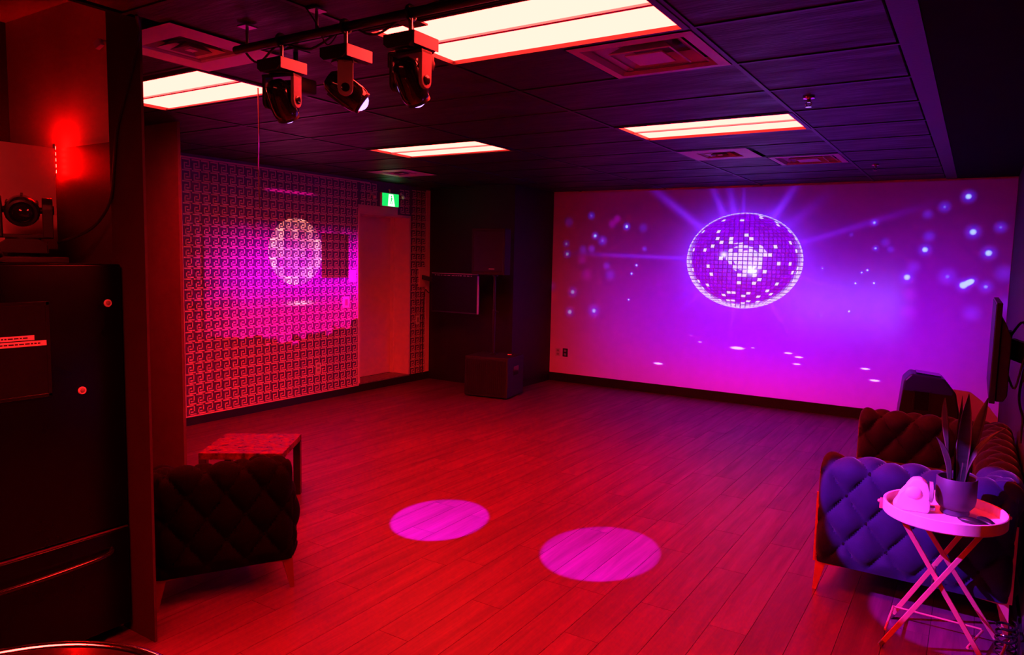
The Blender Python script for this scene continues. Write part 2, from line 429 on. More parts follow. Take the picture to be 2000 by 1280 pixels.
# ------------------------------------------------------------------ ceiling: slab, tiles, grid, band
MX, MY = 1.286, 0.6575
GX0 = -1.094; GY0 = 2.757-MY/2
LIGHTS = [(-4.915, 5.118), (-2.343, 5.086), (-2.352, 2.453), (-4.915, 2.498), (-2.343, 2.453-4*0.6575)]
slabbm = NB()
box(slabbm, (XL-0.45, 1.945, H+0.16), (XR+0.12, YS+0.12, H+0.24)); box(slabbm, (-3.13, YB-0.1, H+0.16), (XR+0.12, 1.945, H+0.24))
box(slabbm, (-3.16, YB, H-0.0), (-3.13, 1.84, H+0.24))
ceiling = STRUCT(OBJ('ceiling', slabbm, M_STRIP), 'black suspended tile ceiling')
STRUCT(sbox('ceiling_band', (-0.362, YB, H-0.004), (-0.258, YS, H+0.16), M_BAND), 'narrow painted band along the ceiling edge')
STRUCT(sbox('ceiling_strip', (-0.258, YB, H), (XR, YS, H+0.16), M_STRIP), 'matte black ceiling strip along the right wall')
ys = [GY0+k*MY for k in range(-7, 12)]
xs = [GX0-k*MX for k in range(0, 6)]
def occupied(x0, x1, y0, y1):
    cx, cy_ = (x0+x1)/2, (y0+y1)/2
    for lx, ly in LIGHTS:
        if abs(cx-(lx+0.61)) < 0.5 and abs(cy_-(ly+0.305)) < 0.25: return True
    return False
DIFFS = {(-3.021, 2.757-MY), (-1.094, 2.757+MY), (-1.737, 2.757+6*MY), (-1.094, 2.757+7*MY), (-5.593, 2.757+6*MY)}   # (right edge x, centre y)
tile_cache = {}
def tile(x0, x1, y0, y1):
    key = (round(x1-x0, 3), round(y1-y0, 3))
    if key not in tile_cache:
        bm = NB(); box(bm, (0.010, 0.010, 0.004), (key[0]-0.010, key[1]-0.010, 0.022), None, 0.004, 1)
        o = OBJ('ceiling_tile', bm, M_TILE, ceiling); tile_cache[key] = o.data
    else:
        o = bpy.data.objects.new('ceiling_tile', tile_cache[key]); COL.objects.link(o); o.parent = ceiling
    o.location = (x0, y0, H)
xall = [-0.362]+xs
for i in range(len(xall)-1):
    x1, x0 = xall[i], xall[i+1]
    for j in range(len(ys)-1):
        y0, y1 = ys[j], ys[j+1]
        if y1 > YS: y1 = YS
        if y0 < YB+0.02 or y1-y0 < 0.05: continue
        if y0 < 1.945 and x0 < -3.2:
            if x1 > -3.10: tile(-3.12, x1, y0, y1)
            if y1 > 2.0: tile(x0, min(x1, -3.67), 1.945, y1)
            continue
        if occupied(x0, x1, y0, y1): continue
        hit = None
        for dx, dy in DIFFS:
            if x0-0.01 < dx-0.3 < x1 and y0 < dy < y1: hit = dx
        if hit is None: tile(x0, x1, y0, y1)
        else:
            if hit-MX/2 > x0+0.1: tile(x0, hit-MX/2, y0, y1)
            if hit < x1-0.1: tile(hit, x1, y0, y1)
# last column to the left wall
for j in range(len(ys)-1):
    if ys[j] > 1.95: tile(XL-0.1, xs[-1], ys[j], min(ys[j+1], YS)) if ys[j] < YS-0.05 and xs[-1] > XL-0.05 else None
def gbar(lo, hi): return sbox('grid_bar', lo, hi, M_GRID, ceiling)
for x in xs:
    y0 = YB if x > -3.1 else 1.945
    if x > XL: gbar((x-0.012, y0, H-0.002), (x+0.012, YS, H+0.008))
for y in ys:
    if y < YB+0.02 or y > YS: continue
    xl = -3.13 if y < 1.945 else XL
    gbar((xl, y-0.010, H-0.0014), (-0.362, y+0.010, H+0.0076))

# ------------------------------------------------------------------ ceiling light panels
def light_panel(x, y, label):
    t = TAG(EMPTY('ceiling_light', (x+0.6096, y+0.3048, H)), label, 'ceiling light', 'ceiling light panels')
    a, b = 0.6096, 0.3048
    bm = NB()
    for lo, hi in (((-a-0.03, -b-0.02, -0.006), (-a, b+0.02, 0.03)), ((a, -b-0.02, -0.006), (a+0.03, b+0.02, 0.03)),
                   ((-a, -b-0.02, -0.006), (a, -b, 0.03)), ((-a, b, -0.006), (a, b+0.02, 0.03))): box(bm, lo, hi)
    OBJ('frame', bm, M_GRID, t)
    sbox('housing', (-a-0.01, -b-0.01, 0.031), (a+0.01, b+0.01, 0.10), M_DIFFD, t)
    sbox('centre_bar', (-a, -0.011, 0.004), (a, 0.011, 0.013), M_TRIMW, t)
    sbox('diffuser', (-a, -b, 0.014), (a, -0.011, 0.022), M_PANEL, t)
    sbox('diffuser', (-a, 0.011, 0.014), (a, b, 0.022), M_PANEL, t)
    return t
light_panel(*LIGHTS[0], 'glowing ceiling panel nearest the green exit sign')
light_panel(*LIGHTS[1], 'glowing ceiling panel nearest the projection wall')
light_panel(*LIGHTS[2], 'largest glowing ceiling panel, behind the moving head lights')
light_panel(*LIGHTS[3], 'glowing ceiling panel beside the dark wall end at left')

light_panel(-2.343, 2.453-4*MY, 'added unseen ceiling panel overhead near the viewer')  # added panel out of view, lights the nook cabinet and near floor
# ------------------------------------------------------------------ ceiling diffusers
def diffuser(xr, yc, label, kind):
    s = MX/2-0.03; t = TAG(EMPTY('air_vent', (xr-MX/4, yc, H)), label, 'vent', 'square ceiling vents')
    h = s/2; bm = NB()
    # flange frame
    def ring(bm, r0, r1, z0, z1):
        c0 = [bm.verts.new((sx*r0, sy*r0, z0)) for sx, sy in ((-1, -1), (1, -1), (1, 1), (-1, 1))]
        c1 = [bm.verts.new((sx*r1, sy*r1, z1)) for sx, sy in ((-1, -1), (1, -1), (1, 1), (-1, 1))]
        for i in range(4): bm.faces.new((c0[i], c0[(i+1) % 4], c1[(i+1) % 4], c1[i]))
    if kind == 'square':
        ring(bm, h, h-0.05, -0.006, -0.010); ring(bm, h-0.05, h-0.07, -0.010, 0.03); OBJ('flange', bm, M_DIFF, t)
        for k, (r0, r1) in enumerate(((0.225, 0.15), (0.155, 0.10))):
            bm = NB(); ring(bm, r0, r1, 0.004-0.012*k, 0.05-0.012*k); ring(bm, r0, r0-0.006, 0.004-0.012*k, 0.0-0.012*k); OBJ('louvre', bm, M_DIFF, t)
        sbox('centre_plate', (-0.095, -0.095, -0.012), (0.095, 0.095, -0.004), M_DIFF, t, 0.003)
    else:
        r_in = 0.17
        ring(bm, h, r_in, -0.006, -0.008); ring(bm, r_in, r_in-0.01, -0.008, 0.02); OBJ('flange', bm, M_DIFF, t)
        for k, r0 in enumerate((0.16, 0.115, 0.07)):
            bm = NB(); ring(bm, r0, r0-0.045, 0.0-0.006*k, 0.03); OBJ('louvre', bm, M_DIFF if k % 2 else M_DIFFD, t)
        sbox('centre_plate', (-0.022, -0.022, -0.010), (0.022, 0.022, 0.0), M_DIFF, t)
    sbox('backing', (-h+0.02, -h+0.02, 0.052), (h-0.02, h-0.02, 0.06), M_BLACKPL, t)
    return t
diffuser(-3.021, 2.757-MY+0.13, 'wide flat ceiling vent above the dark wall end', 'louvre')
diffuser(-1.094, 2.757+MY, 'stepped square ceiling vent beside the largest glowing panel', 'square')
diffuser(-1.737, 2.757+6*MY, 'ceiling vent with small centre louvres, before the projection wall', 'louvre')
diffuser(-1.094, 2.757+7*MY, 'stepped ceiling vent closest to the projection wall', 'square')
diffuser(-5.593, 2.757+6*MY, 'ceiling vent near the green exit sign', 'louvre')

# ------------------------------------------------------------------ sprinklers
def sprinkler(x, y, label):
    t = TAG(EMPTY('sprinkler', (x, y, H)), label, 'sprinkler', 'ceiling sprinkler heads')
    bm = NB(); lathe(bm, [(0, 0), (0.035, 0), (0.033, -0.008), (0.012, -0.012), (0.011, -0.03), (0, -0.03)], 20); OBJ('escutcheon', bm, M_CHROME, t, True)
    bm = NB(); tube(bm, [(-0.011, 0, -0.028), (-0.016, 0, -0.042), (0, 0, -0.055)], 0.003); tube(bm, [(0.011, 0, -0.028), (0.016, 0, -0.042), (0, 0, -0.055)], 0.003); OBJ('frame_arm', bm, M_CHROME, t, True)
    bm = NB(); lathe(bm, [(0, -0.055), (0.018, -0.055), (0.018, -0.058), (0, -0.058)], 14); OBJ('deflector', bm, M_CHROME, t)
sprinkler(-0.917, 4.664, 'chrome sprinkler head right of the panel nearest the projection wall')
sprinkler(-0.915, 7.998, 'small sprinkler head close to the projection wall')

# ------------------------------------------------------------------ lighting bar and moving heads
BY, BZ = 2.127, 2.735
t = lbar = TAG(EMPTY('lighting_bar', (-2.4, BY, BZ)), 'black ceiling pipe carrying three moving head lights', 'lighting bar')
bm = NB(); rod(bm, (-0.46, 0, 0), (1.25, 0, 0), 0.018, n=16); OBJ('pipe', bm, M_BLACKPL, t, True)
for xx in (-0.38, 0.06, 1.1):
    bm = NB(); rod(bm, (xx, 0, 0.01), (xx, 0, H-BZ-0.004), 0.007); box(bm, (xx-0.03, -0.03, H-BZ-0.010), (xx+0.03, 0.03, H-BZ-0.003)); OBJ('hanger', bm, M_STEEL, t, True)

def yoke_arm(sx, thick=0.016, w=0.030):
    bm = NB(); pts = []

    pts = [(-w, -0.058), (w, -0.058), (w, -0.165)]+[(w*math.cos(a), -0.165-w*math.sin(a)) for a in [PI*k/8 for k in range(1, 8)]]+[(-w, -0.165)]
    x0, x1 = (0.062, 0.062+thick) if sx > 0 else (-0.062-thick, -0.062)
    prism(bm, pts, 0, x0, x1, None, 0.003)
    return bm
def moving_head(name, loc, rz, pan, tilt, label, lit=False, upright=False, group=None, beam=None):
    """root at the top plate of the base; hangs down local -z. pan about z, tilt forward (+y local of yoke)"""
    t = EMPTY(name, loc, rz)
    if upright: t.rotation_euler = (PI, 0, rz)
    TAG(t, label, 'stage light', group)
    bm = NB(); prism(bm, [(-0.072, 0), (0.075, 0), (0.075, -0.036), (0.05, -0.052), (-0.05, -0.052), (-0.072, -0.036)], 1, -0.072, 0.072, None, 0.003)
    base = OBJ('base', bm, M_BLACKPL, t)
    sbox('end_plate', (0.075, -0.070, -0.048), (0.078, 0.070, -0.002), M_WHITEPL if lit else M_BLACKPL, t, 0.001)  # lit: paler plate, the panel light on this side put into its colour
    Mp = RZ(pan)
    bm = NB(); lathe(bm, [(0, -0.05), (0.056, -0.05), (0.056, -0.058), (0, -0.058)], 24); OBJ('turntable', bm, M_BLACKPL, t, True)
    bm = NB(); bw = 0.096 if upright else 0.078
    box(bm, (-bw, -0.032, -0.070), (bw, 0.032, -0.056), None, 0.003)
    OBJ('yoke_bridge', bm, M_BLACKPL, t, M=Mp)
    for sx in (-1, 1):
        ya = OBJ('yoke_arm', yoke_arm(sx, 0.034 if upright else 0.016, 0.044 if upright else 0.030), M_GREYPL if (lit and sx > 0) else M_BLACKPL, t, M=Mp)  # lit: right arm paler, light on that side painted into the plastic
        bm = NB(); X = sx*(0.0965 if upright else 0.0785)
        lathe(bm, [(0, 0), (0.017, 0), (0.017, 0.003), (0.013, 0.004), (0, 0.004)], 20, TR(X, 0, -0.163) @ RY(PI/2 if sx > 0 else -PI/2))
        OBJ('badge', bm, M_BLACKGL, ya, True, M=Mp)
    Mh = Mp @ TR(0, 0, -0.160) @ RX(tilt)
    bm = NB(); lathe(bm, [(0, 0.085), (0.030, 0.083), (0.046, 0.066), (0.053, 0.03), (0.056, -0.01), (0.056, -0.045), (0.052, -0.066), (0.046, -0.075), (0.043, -0.075)], 28)
    hb = OBJ('lamp_head', bm, M_BLACKGL, t, True, M=Mh)
    bm = NB()
    for k in range(6): a = k*PI/3; box(bm, (-0.004, 0.045, -0.03), (0.004, 0.058, 0.05), RZ(a))
    OBJ('cooling_fin', bm, M_BLACKPL, hb, M=Mh)['kind'] = 'stuff'
    bm = NB(); rod(bm, (-0.063, 0, 0), (0.063, 0, 0), 0.012); OBJ('tilt_axle', bm, M_BLACKPL, t, True, M=Mh)
    bm = NB(); lathe(bm, [(0.036, -0.070), (0.047, -0.072), (0.048, -0.084), (0.040, -0.086), (0.036, -0.080)], 28); OBJ('lens_ring', bm, M_BLACKPL, t, True, M=Mh)
    bm = NB(); lathe(bm, [(0, -0.102), (0.012, -0.100), (0.025, -0.093), (0.034, -0.083), (0.037, -0.075)], 24); OBJ('lens', bm, M_LENS if beam else M_BLACKGL, t, True, M=Mh)
    bm = NB()
    if upright: lathe(bm, [(0, 0.0), (0.05, 0.0), (0.05, 0.012), (0, 0.012)], 20); OBJ('foot', bm, M_RUBBER, t)
    else:
        rod(bm, (0, 0, 0.0), (0, 0, BZ-loc[2]-0.017), 0.008); box(bm, (-0.02, -0.03, 0.0), (0.02, 0.03, 0.012)); OBJ('clamp_bolt', bm, M_STEEL, t, True)
        bm = NB(); cz = BZ-loc[2]
        pts = [(0.026*math.cos(a), cz+0.026*math.sin(a)) for a in [2*PI*k/16 for k in range(16)]]
        tube(bm, [(0, p[0], p[1]) for p in pts], 0.007, 8, 1, True); OBJ('hook_clamp', bm, M_BLACKPL, t, True)
    if beam:
        tgt, energy, size, colr = beam
        src = Matrix.LocRotScale(Vector(loc), t.rotation_euler, None) @ Mh @ Vector((0, 0, -0.115))
        ld = bpy.data.lights.new('beam', 'SPOT'); ld.energy = energy; ld.color = colr; ld.spot_size = size; ld.spot_blend = 0.10; ld.shadow_soft_size = 0.012
        lo = bpy.data.objects.new('beam', ld); COL.objects.link(lo); lo.parent = t
        d = (Vector(tgt)-src).normalized()
        W_ = Matrix.Translation(src) @ d.to_track_quat('-Z', 'Y').to_matrix().to_4x4()
        lo.matrix_parent_inverse = Matrix.Identity(4)
        lo.matrix_local = Matrix.LocRotScale(Vector(loc), t.rotation_euler, None).inverted() @ W_
    return t
HZ = 2.648
def aim(loc, tgt):
    p = Vector((loc[0], loc[1], loc[2]-0.16)); d = Vector(tgt)-p
    pan = math.atan2(-d.x, d.y); tilt = math.atan2(math.hypot(d.x, d.y), -d.z)
    return pan, tilt
VIO = (0.42, 0.02, 1.0)
for (x, tgt, en, ang, lab, tagcol) in ((-2.555, (-3.05, 3.87, 0), HEAD_W, 13.0, 'moving head light hanging leftmost on the pipe', VIO),
                          (-2.175, (-0.08, 4.20, 0.45), HEAD_W*0.52, 17.0, 'middle moving head light with its glowing lens turned right', (0.40, 0.04, 1.0)),
                          (-1.838, (-1.88, 4.0, 0), HEAD_W*0.72, 13.9, 'moving head light hanging in front of the largest panel', VIO)):
    pan, tilt = aim((x, BY, HZ), tgt)
    flip = pan
    moving_head('moving_head', (x, BY, HZ), 0, pan, tilt, lab, True, False, 'moving heads on the ceiling pipe', (tgt, en, math.radians(ang), tagcol))
# bar cables
t = lbar
bm = NB(); tube(bm, [(-0.44, 0.01, 0.022), (-0.35, 0.03, -0.06), (-0.2, 0.03, 0.0), (0.0, 0.02, -0.05), (0.2, 0.035, 0.01), (0.36, 0.03, -0.04), (0.6, 0.02, 0.022), (1.0, 0.01, 0.022)], 0.005); OBJ('power_cord', bm, M_RUBBER, t, True)
bm = NB(); tube(bm, [(0.05, -0.05, 0.09), (0.08, -0.02, 0.03), (0.11, 0.01, -0.05), (0.16, 0.02, -0.01)], 0.003); OBJ('cable_tie', bm, M_RUBBER, t, True)
# small cone-shaped clip hanging from ceiling in front of the bar
bm = NB(); lathe(bm, [(0, 0), (0.006, 0), (0.014, -0.05), (0.010, -0.075), (0, -0.078)], 12)
o = OBJ('ceiling_hook', bm, M_GREYPL, None, True); o.location = (-2.16, 1.80, H-0.001); TAG(o, 'small pale hook hanging from the black ceiling above the pipe', 'hook')
bm = NB(); tube(bm, [(0, 0, 0), (0.004, 0, -0.25), (-0.004, 0, -0.5), (0.003, 0, -0.72)], 0.0035)
o = OBJ('hanging_wire', bm, M_RUBBER, None, True); o.location = (-3.735, 2.93, H-0.004); TAG(o, 'thin wire hanging down in front of the patterned wall', 'wire')

# ------------------------------------------------------------------ projectors (bodies and their light)
def projector_body(loc, rz, label):
    t = TAG(EMPTY('projector', loc, rz), label, 'projector', 'ceiling projectors')
    bm = NB(); box(bm, (-0.075, -0.07, -0.035), (0.075, 0.07, 0.035), None, 0.010); OBJ('housing', bm, M_TVSCR, t, True)
    bm = NB(); lathe(bm, [(0.022, 0), (0.028, 0.0), (0.028, 0.022), (0.023, 0.024), (0.020, 0.005), (0, 0.004)], 24, TR(0.03, 0.07, 0) @ RX(-PI/2)); OBJ('lens_barrel', bm, M_TVSCR, t, True)
    bm = NB(); rod(bm, (0, 0, 0.035), (0, 0, H-loc[2]-0.004), 0.012); box(bm, (-0.05, -0.05, H-loc[2]-0.010), (0.05, 0.05, H-loc[2]-0.003)); OBJ('ceiling_mount', bm, M_BLACKPL, t, True)
    bm = NB()
    for k in range(6): box(bm, (0.075, -0.055+0.018*k, -0.015), (0.077, -0.047+0.018*k, 0.015))
    OBJ('vent_slot', bm, M_BLACKGL, t)['kind'] = 'stuff'
    return t
def proj_light(name, pos, parent, build):
    ld = bpy.data.lights.new(name, 'POINT'); ld.energy = 3000.0; ld.shadow_soft_size = 0.0; ld.use_nodes = True
    nt = ld.node_tree; em = nt.nodes['Emission']
    g = nt.nodes.new('ShaderNodeNewGeometry'); sp = nt.nodes.new('ShaderNodeSeparateXYZ'); nt.links.new(g.outputs['Incoming'], sp.inputs[0])
    d = [S(nt, sp.outputs[i]) for i in range(3)]
    col, st = build(nt, d, pos)
    nt.links.new(col, em.inputs['Color']); nt.links.new((st*(1/3000.0)).v, em.inputs['Strength'])
    o = bpy.data.objects.new(name, ld); COL.objects.link(o); o.parent = parent
    o.location = Matrix.LocRotScale(parent.location, parent.rotation_euler, None).inverted() @ Vector(pos)
    return o
BC = (-2.57, 1.872); BRX, BRZ = 0.745, 0.618
DOTS = [(-5.14, 2.39, .09, .5), (-4.77, 2.48, .07, .8), (-4.21, 2.32, .07, 1.0), (-3.96, 2.3, .08, .45), (-4.7, 2.19, .07, 1.0), (-4.58, 2.12, .09, .8), (-5.17, 2.07, .07, .9), (-5.15, 1.92, .08, 1.0),
        (-4.89, 1.99, .08, .6), (-4.75, 2.0, .07, .75), (-4.5, 1.76, .07, .6), (-4.44, 1.63, .1, .5), (-5.04, 1.36, .1, .95), (-5.08, 1.06, .1, 1.0), (-4.68, 1.1, .12, .9), (-3.93, 2.01, .05, .8),
        (-4.04, 1.78, .035, 1.1), (-4.11, 1.66, .035, 1.1), (-4.14, 1.29, .03, 1.1), (-5.4, 1.43, .1, .8), (-0.14, 2.63, .09, 1.0), (-0.36, 2.52, .08, .8), (-0.52, 2.44, .07, .6), (-0.49, 2.19, .08, .75),
        (-0.52, 2.04, .09, 1.0), (-0.07, 2.24, .1, 1.0), (0.18, 2.29, .08, .8), (0.09, 2.01, .10, 1.0), (-1.06, 2.35, .06, .9), (-1.3, 2.21, .03, .7), (-1.03, 2.05, .05, .9), (-0.93, 2.12, .07, .55),
        (-0.87, 2.04, .05, .7), (-0.62, 1.84, .09, .6), (-0.68, 1.72, .10, 1.0), (-0.28, 1.74, .12, .8), (-0.12, 1.65, .10, 1.1), (-0.04, 1.70, .075, .95), (0.09, 1.64, .09, .85), (0.25, 1.79, .12, .6),
        (0.29, 1.46, .12, .4), (-0.02, 1.34, .12, .6), (-1.1, 1.79, .03, 1.1), (-1.16, 1.76, .03, 1.0), (-1.02, 1.64, .03, 1.1), (-1.22, 1.63, .03, 1.1), (-1.27, 1.29, .03, 1.1), (-1.0, 1.19, .04, .7), (-1.58, 1.22, .04, .8), (-1.6, 1.8, .03, .9)]
PINK = [(-4.36, 2.43, .07, .8), (-4.43, 2.36, .08, .7), (-4.9, 1.84, .09, .7), (-4.82, 1.63, .11, .6), (-0.64, 1.52, .10, .6), (-0.62, 1.32, .10, .6), (-3.7, 1.52, .06, .5), (-3.67, 1.39, .05, .5)]
STREAK = [(-3.66, 0.42, .13, 1.1), (-2.58, 0.73, .17, 1.2), (-3.08, 0.77, .06, .9), (-1.94, 0.72, .10, 1.1), (-1.81, 0.68, .10, 1.1), (-1.83, 0.59, .09, 1.1), (-1.05, 0.61, .10, 1.1), (-0.94, 0.48, .11, 1.1), (-3.21, 0.85, .05, .6), (-2.38, 0.75, .06, .8)]
BEAMS = [(-3.88, 2.86, .055, .75, 1.0), (-3.02, 2.84, .05, .9, 1.0), (-2.79, 2.83, .05, .8, 1.0), (-2.60, 2.82, .025, .6, 1.0), (-1.96, 2.82, .055, 1.0, 1.0), (-2.17, 2.68, .06, .35, .8), (-3.15, 2.64, .09, .25, .8),
         (-0.9, 2.42, .04, .45, 1.2), (-1.4, 1.82, .028, 1.2, .5), (-1.0, 1.45, .03, .45, 1.0), (-1.85, 0.86, .035, .6, .9), (-2.71, 0.72, .035, .55, .9), (-3.51, 1.08, .035, .5, .8), (-3.62, 1.21, .035, .4, .8), (-4.63, 1.92, .03, .6, 1.2), (-1.55, 2.72, .06, .3, .9)]
def screen_image(nt, d, pos):
    D = YS-pos[1]
    u = d[0]/d[1].mx(0.01)*D+pos[0]; v = d[2]/d[1].mx(0.01)*D+pos[2]
    P = combine(nt, u, v, 0.0)
    # haze background
    hz = ((u+2.15)*(1/1.95)).gauss()*((v-1.02)*(1/0.95)).gauss()
    lobe = u.ss(-2.4, -1.6)*u.ss(-0.9, -0.5, 1, 0)*((v-1.38)*(1/0.34)).gauss()
    low = v.ss(0.9, 0.2)*((u+2.2)*(1/1.6)).gauss()
    right = ((u+0.35)*(1/0.6)).gauss()*((v-1.2)*(1/1.0)).gauss()
    B = hz*1.25+lobe*0.55+right*0.22+0.010; R = hz*0.13+lobe*0.10+low*0.28+right*0.06; G = lobe*0.07
    # glow and beams round the ball
    ex, ez = (u-BC[0])*(1/BRX), (v-BC[1])*(1/BRZ)
    rho2 = ex*ex+ez*ez; rho = rho2**0.5
    glow = ((rho-1.0).mx(0.0)*-4.2).exp()
    beams = None
    for (bx, bz, w, amp, ln) in BEAMS:
        dx, dz = (bx-BC[0]), (bz-BC[1]); L = math.hypot(dx, dz); dx /= L; dz /= L
        along = (u-BC[0])*dx+(v-BC[1])*dz; perp = (u-BC[0])*dz-(v-BC[1])*dx
        b = (perp*(1/w)).gauss()*along.ss(0.3, 0.62)*along.ss(L*0.55, L*1.12*ln+0.12, amp, 0.0)
        beams = b if beams is None else beams+b
    out = rho.gt(1.0)
    B = B+glow*0.75*out+beams*0.85*out; R = R+glow*0.10*out+beams*0.10*out; G = G+glow*0.02*out+((beams*beams)*0.03*out)
    # dots
    def acc(lst):
        a = None
        for (x, z, r, amp) in lst:
            t_ = vdist(nt, P, (x, z, 0)).ss(0.0, r*1.15, amp, 0.0); a = t_ if a is None else a+t_
        return a
    dots = acc(DOTS); pink = acc(PINK)
    Ps = combine(nt, u, v*4.5, 0.0); st = None
    for (x, z, r, amp) in STREAK:
        t_ = vdist(nt, Ps, (x, z*4.5, 0)).ss(0.0, r, amp, 0.0); st = t_ if st is None else st+t_
    core = dots.ss(0.72, 1.0)+st.ss(0.35, 0.9)
    B = B+dots*0.75+pink*0.30+st*0.6+core*0.8; R = R+dots*0.05+pink*0.20+st*0.3+core*0.35; G = G+dots*0.02+core*1.1
    # the mirror ball
    z2 = (1.0-rho2).mx(0.0); zz = z2**0.5
    lat = ez.m('ARCSINE'); lon = ex.m('ARCTAN2', zz.mx(0.001))
    NL = 18.0
    fy = lat*(NL*2/PI); ring = fy.m('FLOOR')
    cosl = ((ring+0.5)*(PI/2/NL)).m('COSINE')
    nl = (cosl*(NL*2)).m('ROUND').mx(3.0)
    fx = lon*(nl*(1/PI)); cx = fx.m('FLOOR')
    gx, gy = fx.m('FRACT'), fy.m('FRACT')
    edge = (((gx-0.5).ab()).mx((gy-0.5).ab())).ss(0.33, 0.47, 1.0, 0.0)
    rn = wnoise(nt, cx, ring, 3.0); rn2 = wnoise(nt, cx, ring, 8.0)
    centre = ((ex-0.05)*(1/0.42)).gauss()*((ez-0.02)*(1/0.36)).gauss()
    rim = rho.ss(0.88, 0.99)*(ez*-1.0+0.5).clamp()+rho.ss(0.965, 0.995)*0.8
    hot = ((ex-0.17)*(1/0.075)).gauss()*((ez+0.20)*(1/0.085)).gauss()+((ex+0.33)*(1/0.05)).gauss()*((ez-0.12)*(1/0.05)).gauss()
    lit = rn.gt(0.90)+(rn*0.55+centre).gt(0.80)*0.85+rim*1.2
    cell = (lit.clamp()*edge)+hot*1.2
    inn = rho.lt(1.0)
    back = 0.50+rn2*0.40+centre*0.30
    bB = back*(0.50+edge*1.15)+cell*0.9; bR = back*(0.10+edge*0.17)+cell*0.62; bG = cell*1.25+centre*edge*0.08
    B = B*(1.0-inn)+bB*inn; R = R*(1.0-inn)+bR*inn; G = G*(1.0-inn)+bG*inn
    mask = d[1].gt(0.05)*u.gt(XB)*u.lt(XR-0.003)*v.gt(0.128)*v.lt(H-0.02)*(u.ss(-5.46, -4.3, 0.08, 1.0))
    cc = combine(nt, R, G, B)
    comp = mask/((d[1].mx(0.05))**3.0)
    return cc, comp*(D*D*4*PI*PI*1.25*SCREEN_K)
P1 = (-2.105, 2.44, 2.665)
t = projector_body(P1, 0.0, 'black projector on the ceiling behind the moving heads')
proj_light('screen_beam', (P1[0]+0.03, P1[1]+0.11, P1[2]), t, screen_image)
def pattern_image(nt, d, pos):
    D = pos[0]-XL
    dn = (d[0]*-1.0).mx(0.01)
    u = d[1]/dn*D+pos[1]; v = d[2]/dn*D+pos[2]
    n = nt.nodes.new('ShaderNodeTexNoise'); n.inputs['Scale'].default_value = 5.0; nt.links.new(combine(nt, u, v, 0.0), n.inputs['Vector']); nz = S(nt, n.outputs['Fac'])
    un = u+(nz-0.5)*0.5; vn = v+(nz-0.5)*0.22
    cq = wnoise(nt, (u*(1/KP)).m('FLOOR'), (v*(1/KQ)).m('FLOOR'), 5.0)
    vj = vn+(cq-0.5)*0.10+(u-5.9).ab()*-0.16+0.10
    hz = un.ss(4.5, 5.5)*vj.ss(0.86, 0.90)*vn.ss(1.6, 2.25, 1.0, 0.0)*u.lt(DOOR0-0.012)
    dark = u.gt(6.34)*u.lt(6.80)*v.gt(1.54)*v.lt(2.10)
    hz = hz*(1.0-dark*0.97)
    blue = v.ss(1.1, 1.55)*0.75+0.35
    ey, ez = (u-5.94)*(1/0.41), (v-1.86)*(1/0.40); rho = (ey*ey+ez*ez)**0.5
    cl = wnoise(nt, (u*(1/KP)).m('FLOOR'), (v*(1/KQ)).m('FLOOR'), 2.0)
    bl = rho.lt(1.0)*(1.0-dark)*(rho.ss(0.5, 1.0, 0.45, 1.0))*(cl*cl*1.3+0.12)
    w = ((u-6.0)*(1/0.14)).gauss()*((v-1.24)*(1/0.02)).gauss()
    R = hz*1.9+bl*2.2+w*2.0; G = bl*0.85+w*1.2; B = hz*blue*1.3+bl*0.55+w*0.8
    # streaks of light near the ceiling and lower left sparkles
    top = ((v-2.56)*(1/0.02)).gauss()*u.ss(5.45, 5.6)*u.ss(6.1, 6.3, 1.0, 0.0)
    R = R+top*0.5; B = B+top*0.2
    mask = (d[0]*-1.0).gt(0.05)*u.gt(4.3)*u.lt(DOOR0)*v.gt(0.3)*v.lt(2.8)
    return combine(nt, R, G, B), (mask/(((d[0]*-1.0).mx(0.05))**3.0))*(D*D*4*PI*PI*1.25*PATTERN_K)
P2 = (-2.90, 2.50, 2.66)
t = projector_body(P2, PI/2, 'second black projector, aimed at the patterned wall')
proj_light('pattern_beam', (P2[0]-0.11, P2[1]+0.03, P2[2]), t, pattern_image)

# ------------------------------------------------------------------ exit sign and emergency lamps
ES = TAG(EMPTY('exit_sign', (XL, 7.555, 2.60)), 'green lit running person exit sign above the recessed door', 'exit sign')
bm = NB(); box(bm, (0.0, -0.175, -0.095), (0.035, 0.175, 0.095), None, 0.006); OBJ('housing', bm, M_WHITEPL, ES)
sbox('green_face', (0.035, -0.165, -0.086), (0.039, 0.165, 0.086), M_EXITG, ES)
bm = NB()
prism(bm, [(-0.055, -0.084), (-0.040, 0.078), (0.050, 0.078), (0.085, -0.084)], 0, 0.039, 0.0405); OBJ('doorway', bm, M_EXITW, ES)
bm = NB()   # small running figure
ball(bm, (0.0412, 0.012, 0.048), (0.001, 0.012, 0.013), 10)
prism(bm, [(0.0, 0.030), (0.024, 0.034), (0.020, -0.012), (0.002, -0.012)], 0, 0.0405, 0.0415)
prism(bm, [(0.002, -0.010), (0.012, -0.010), (-0.012, -0.060), (-0.022, -0.056)], 0, 0.0405, 0.0415)
prism(bm, [(0.012, -0.010), (0.022, -0.010), (0.034, -0.034), (0.026, -0.060), (0.016, -0.058), (0.022, -0.034)], 0, 0.0405, 0.0415)
prism(bm, [(0.022, 0.032), (0.042, 0.012), (0.036, 0.006), (0.018, 0.022)], 0, 0.0405, 0.0415)
OBJ('running_figure', bm, M_EXITG, ES)
bm = NB(); rod(bm, (0.02, 0.0, 0.095), (0.02, 0.0, 0.14), 0.01); rod(bm, (0.02, 0.0, 0.14), (-0.0, 0.0, 0.14), 0.01); OBJ('wall_arm', bm, M_WHITEPL, ES)
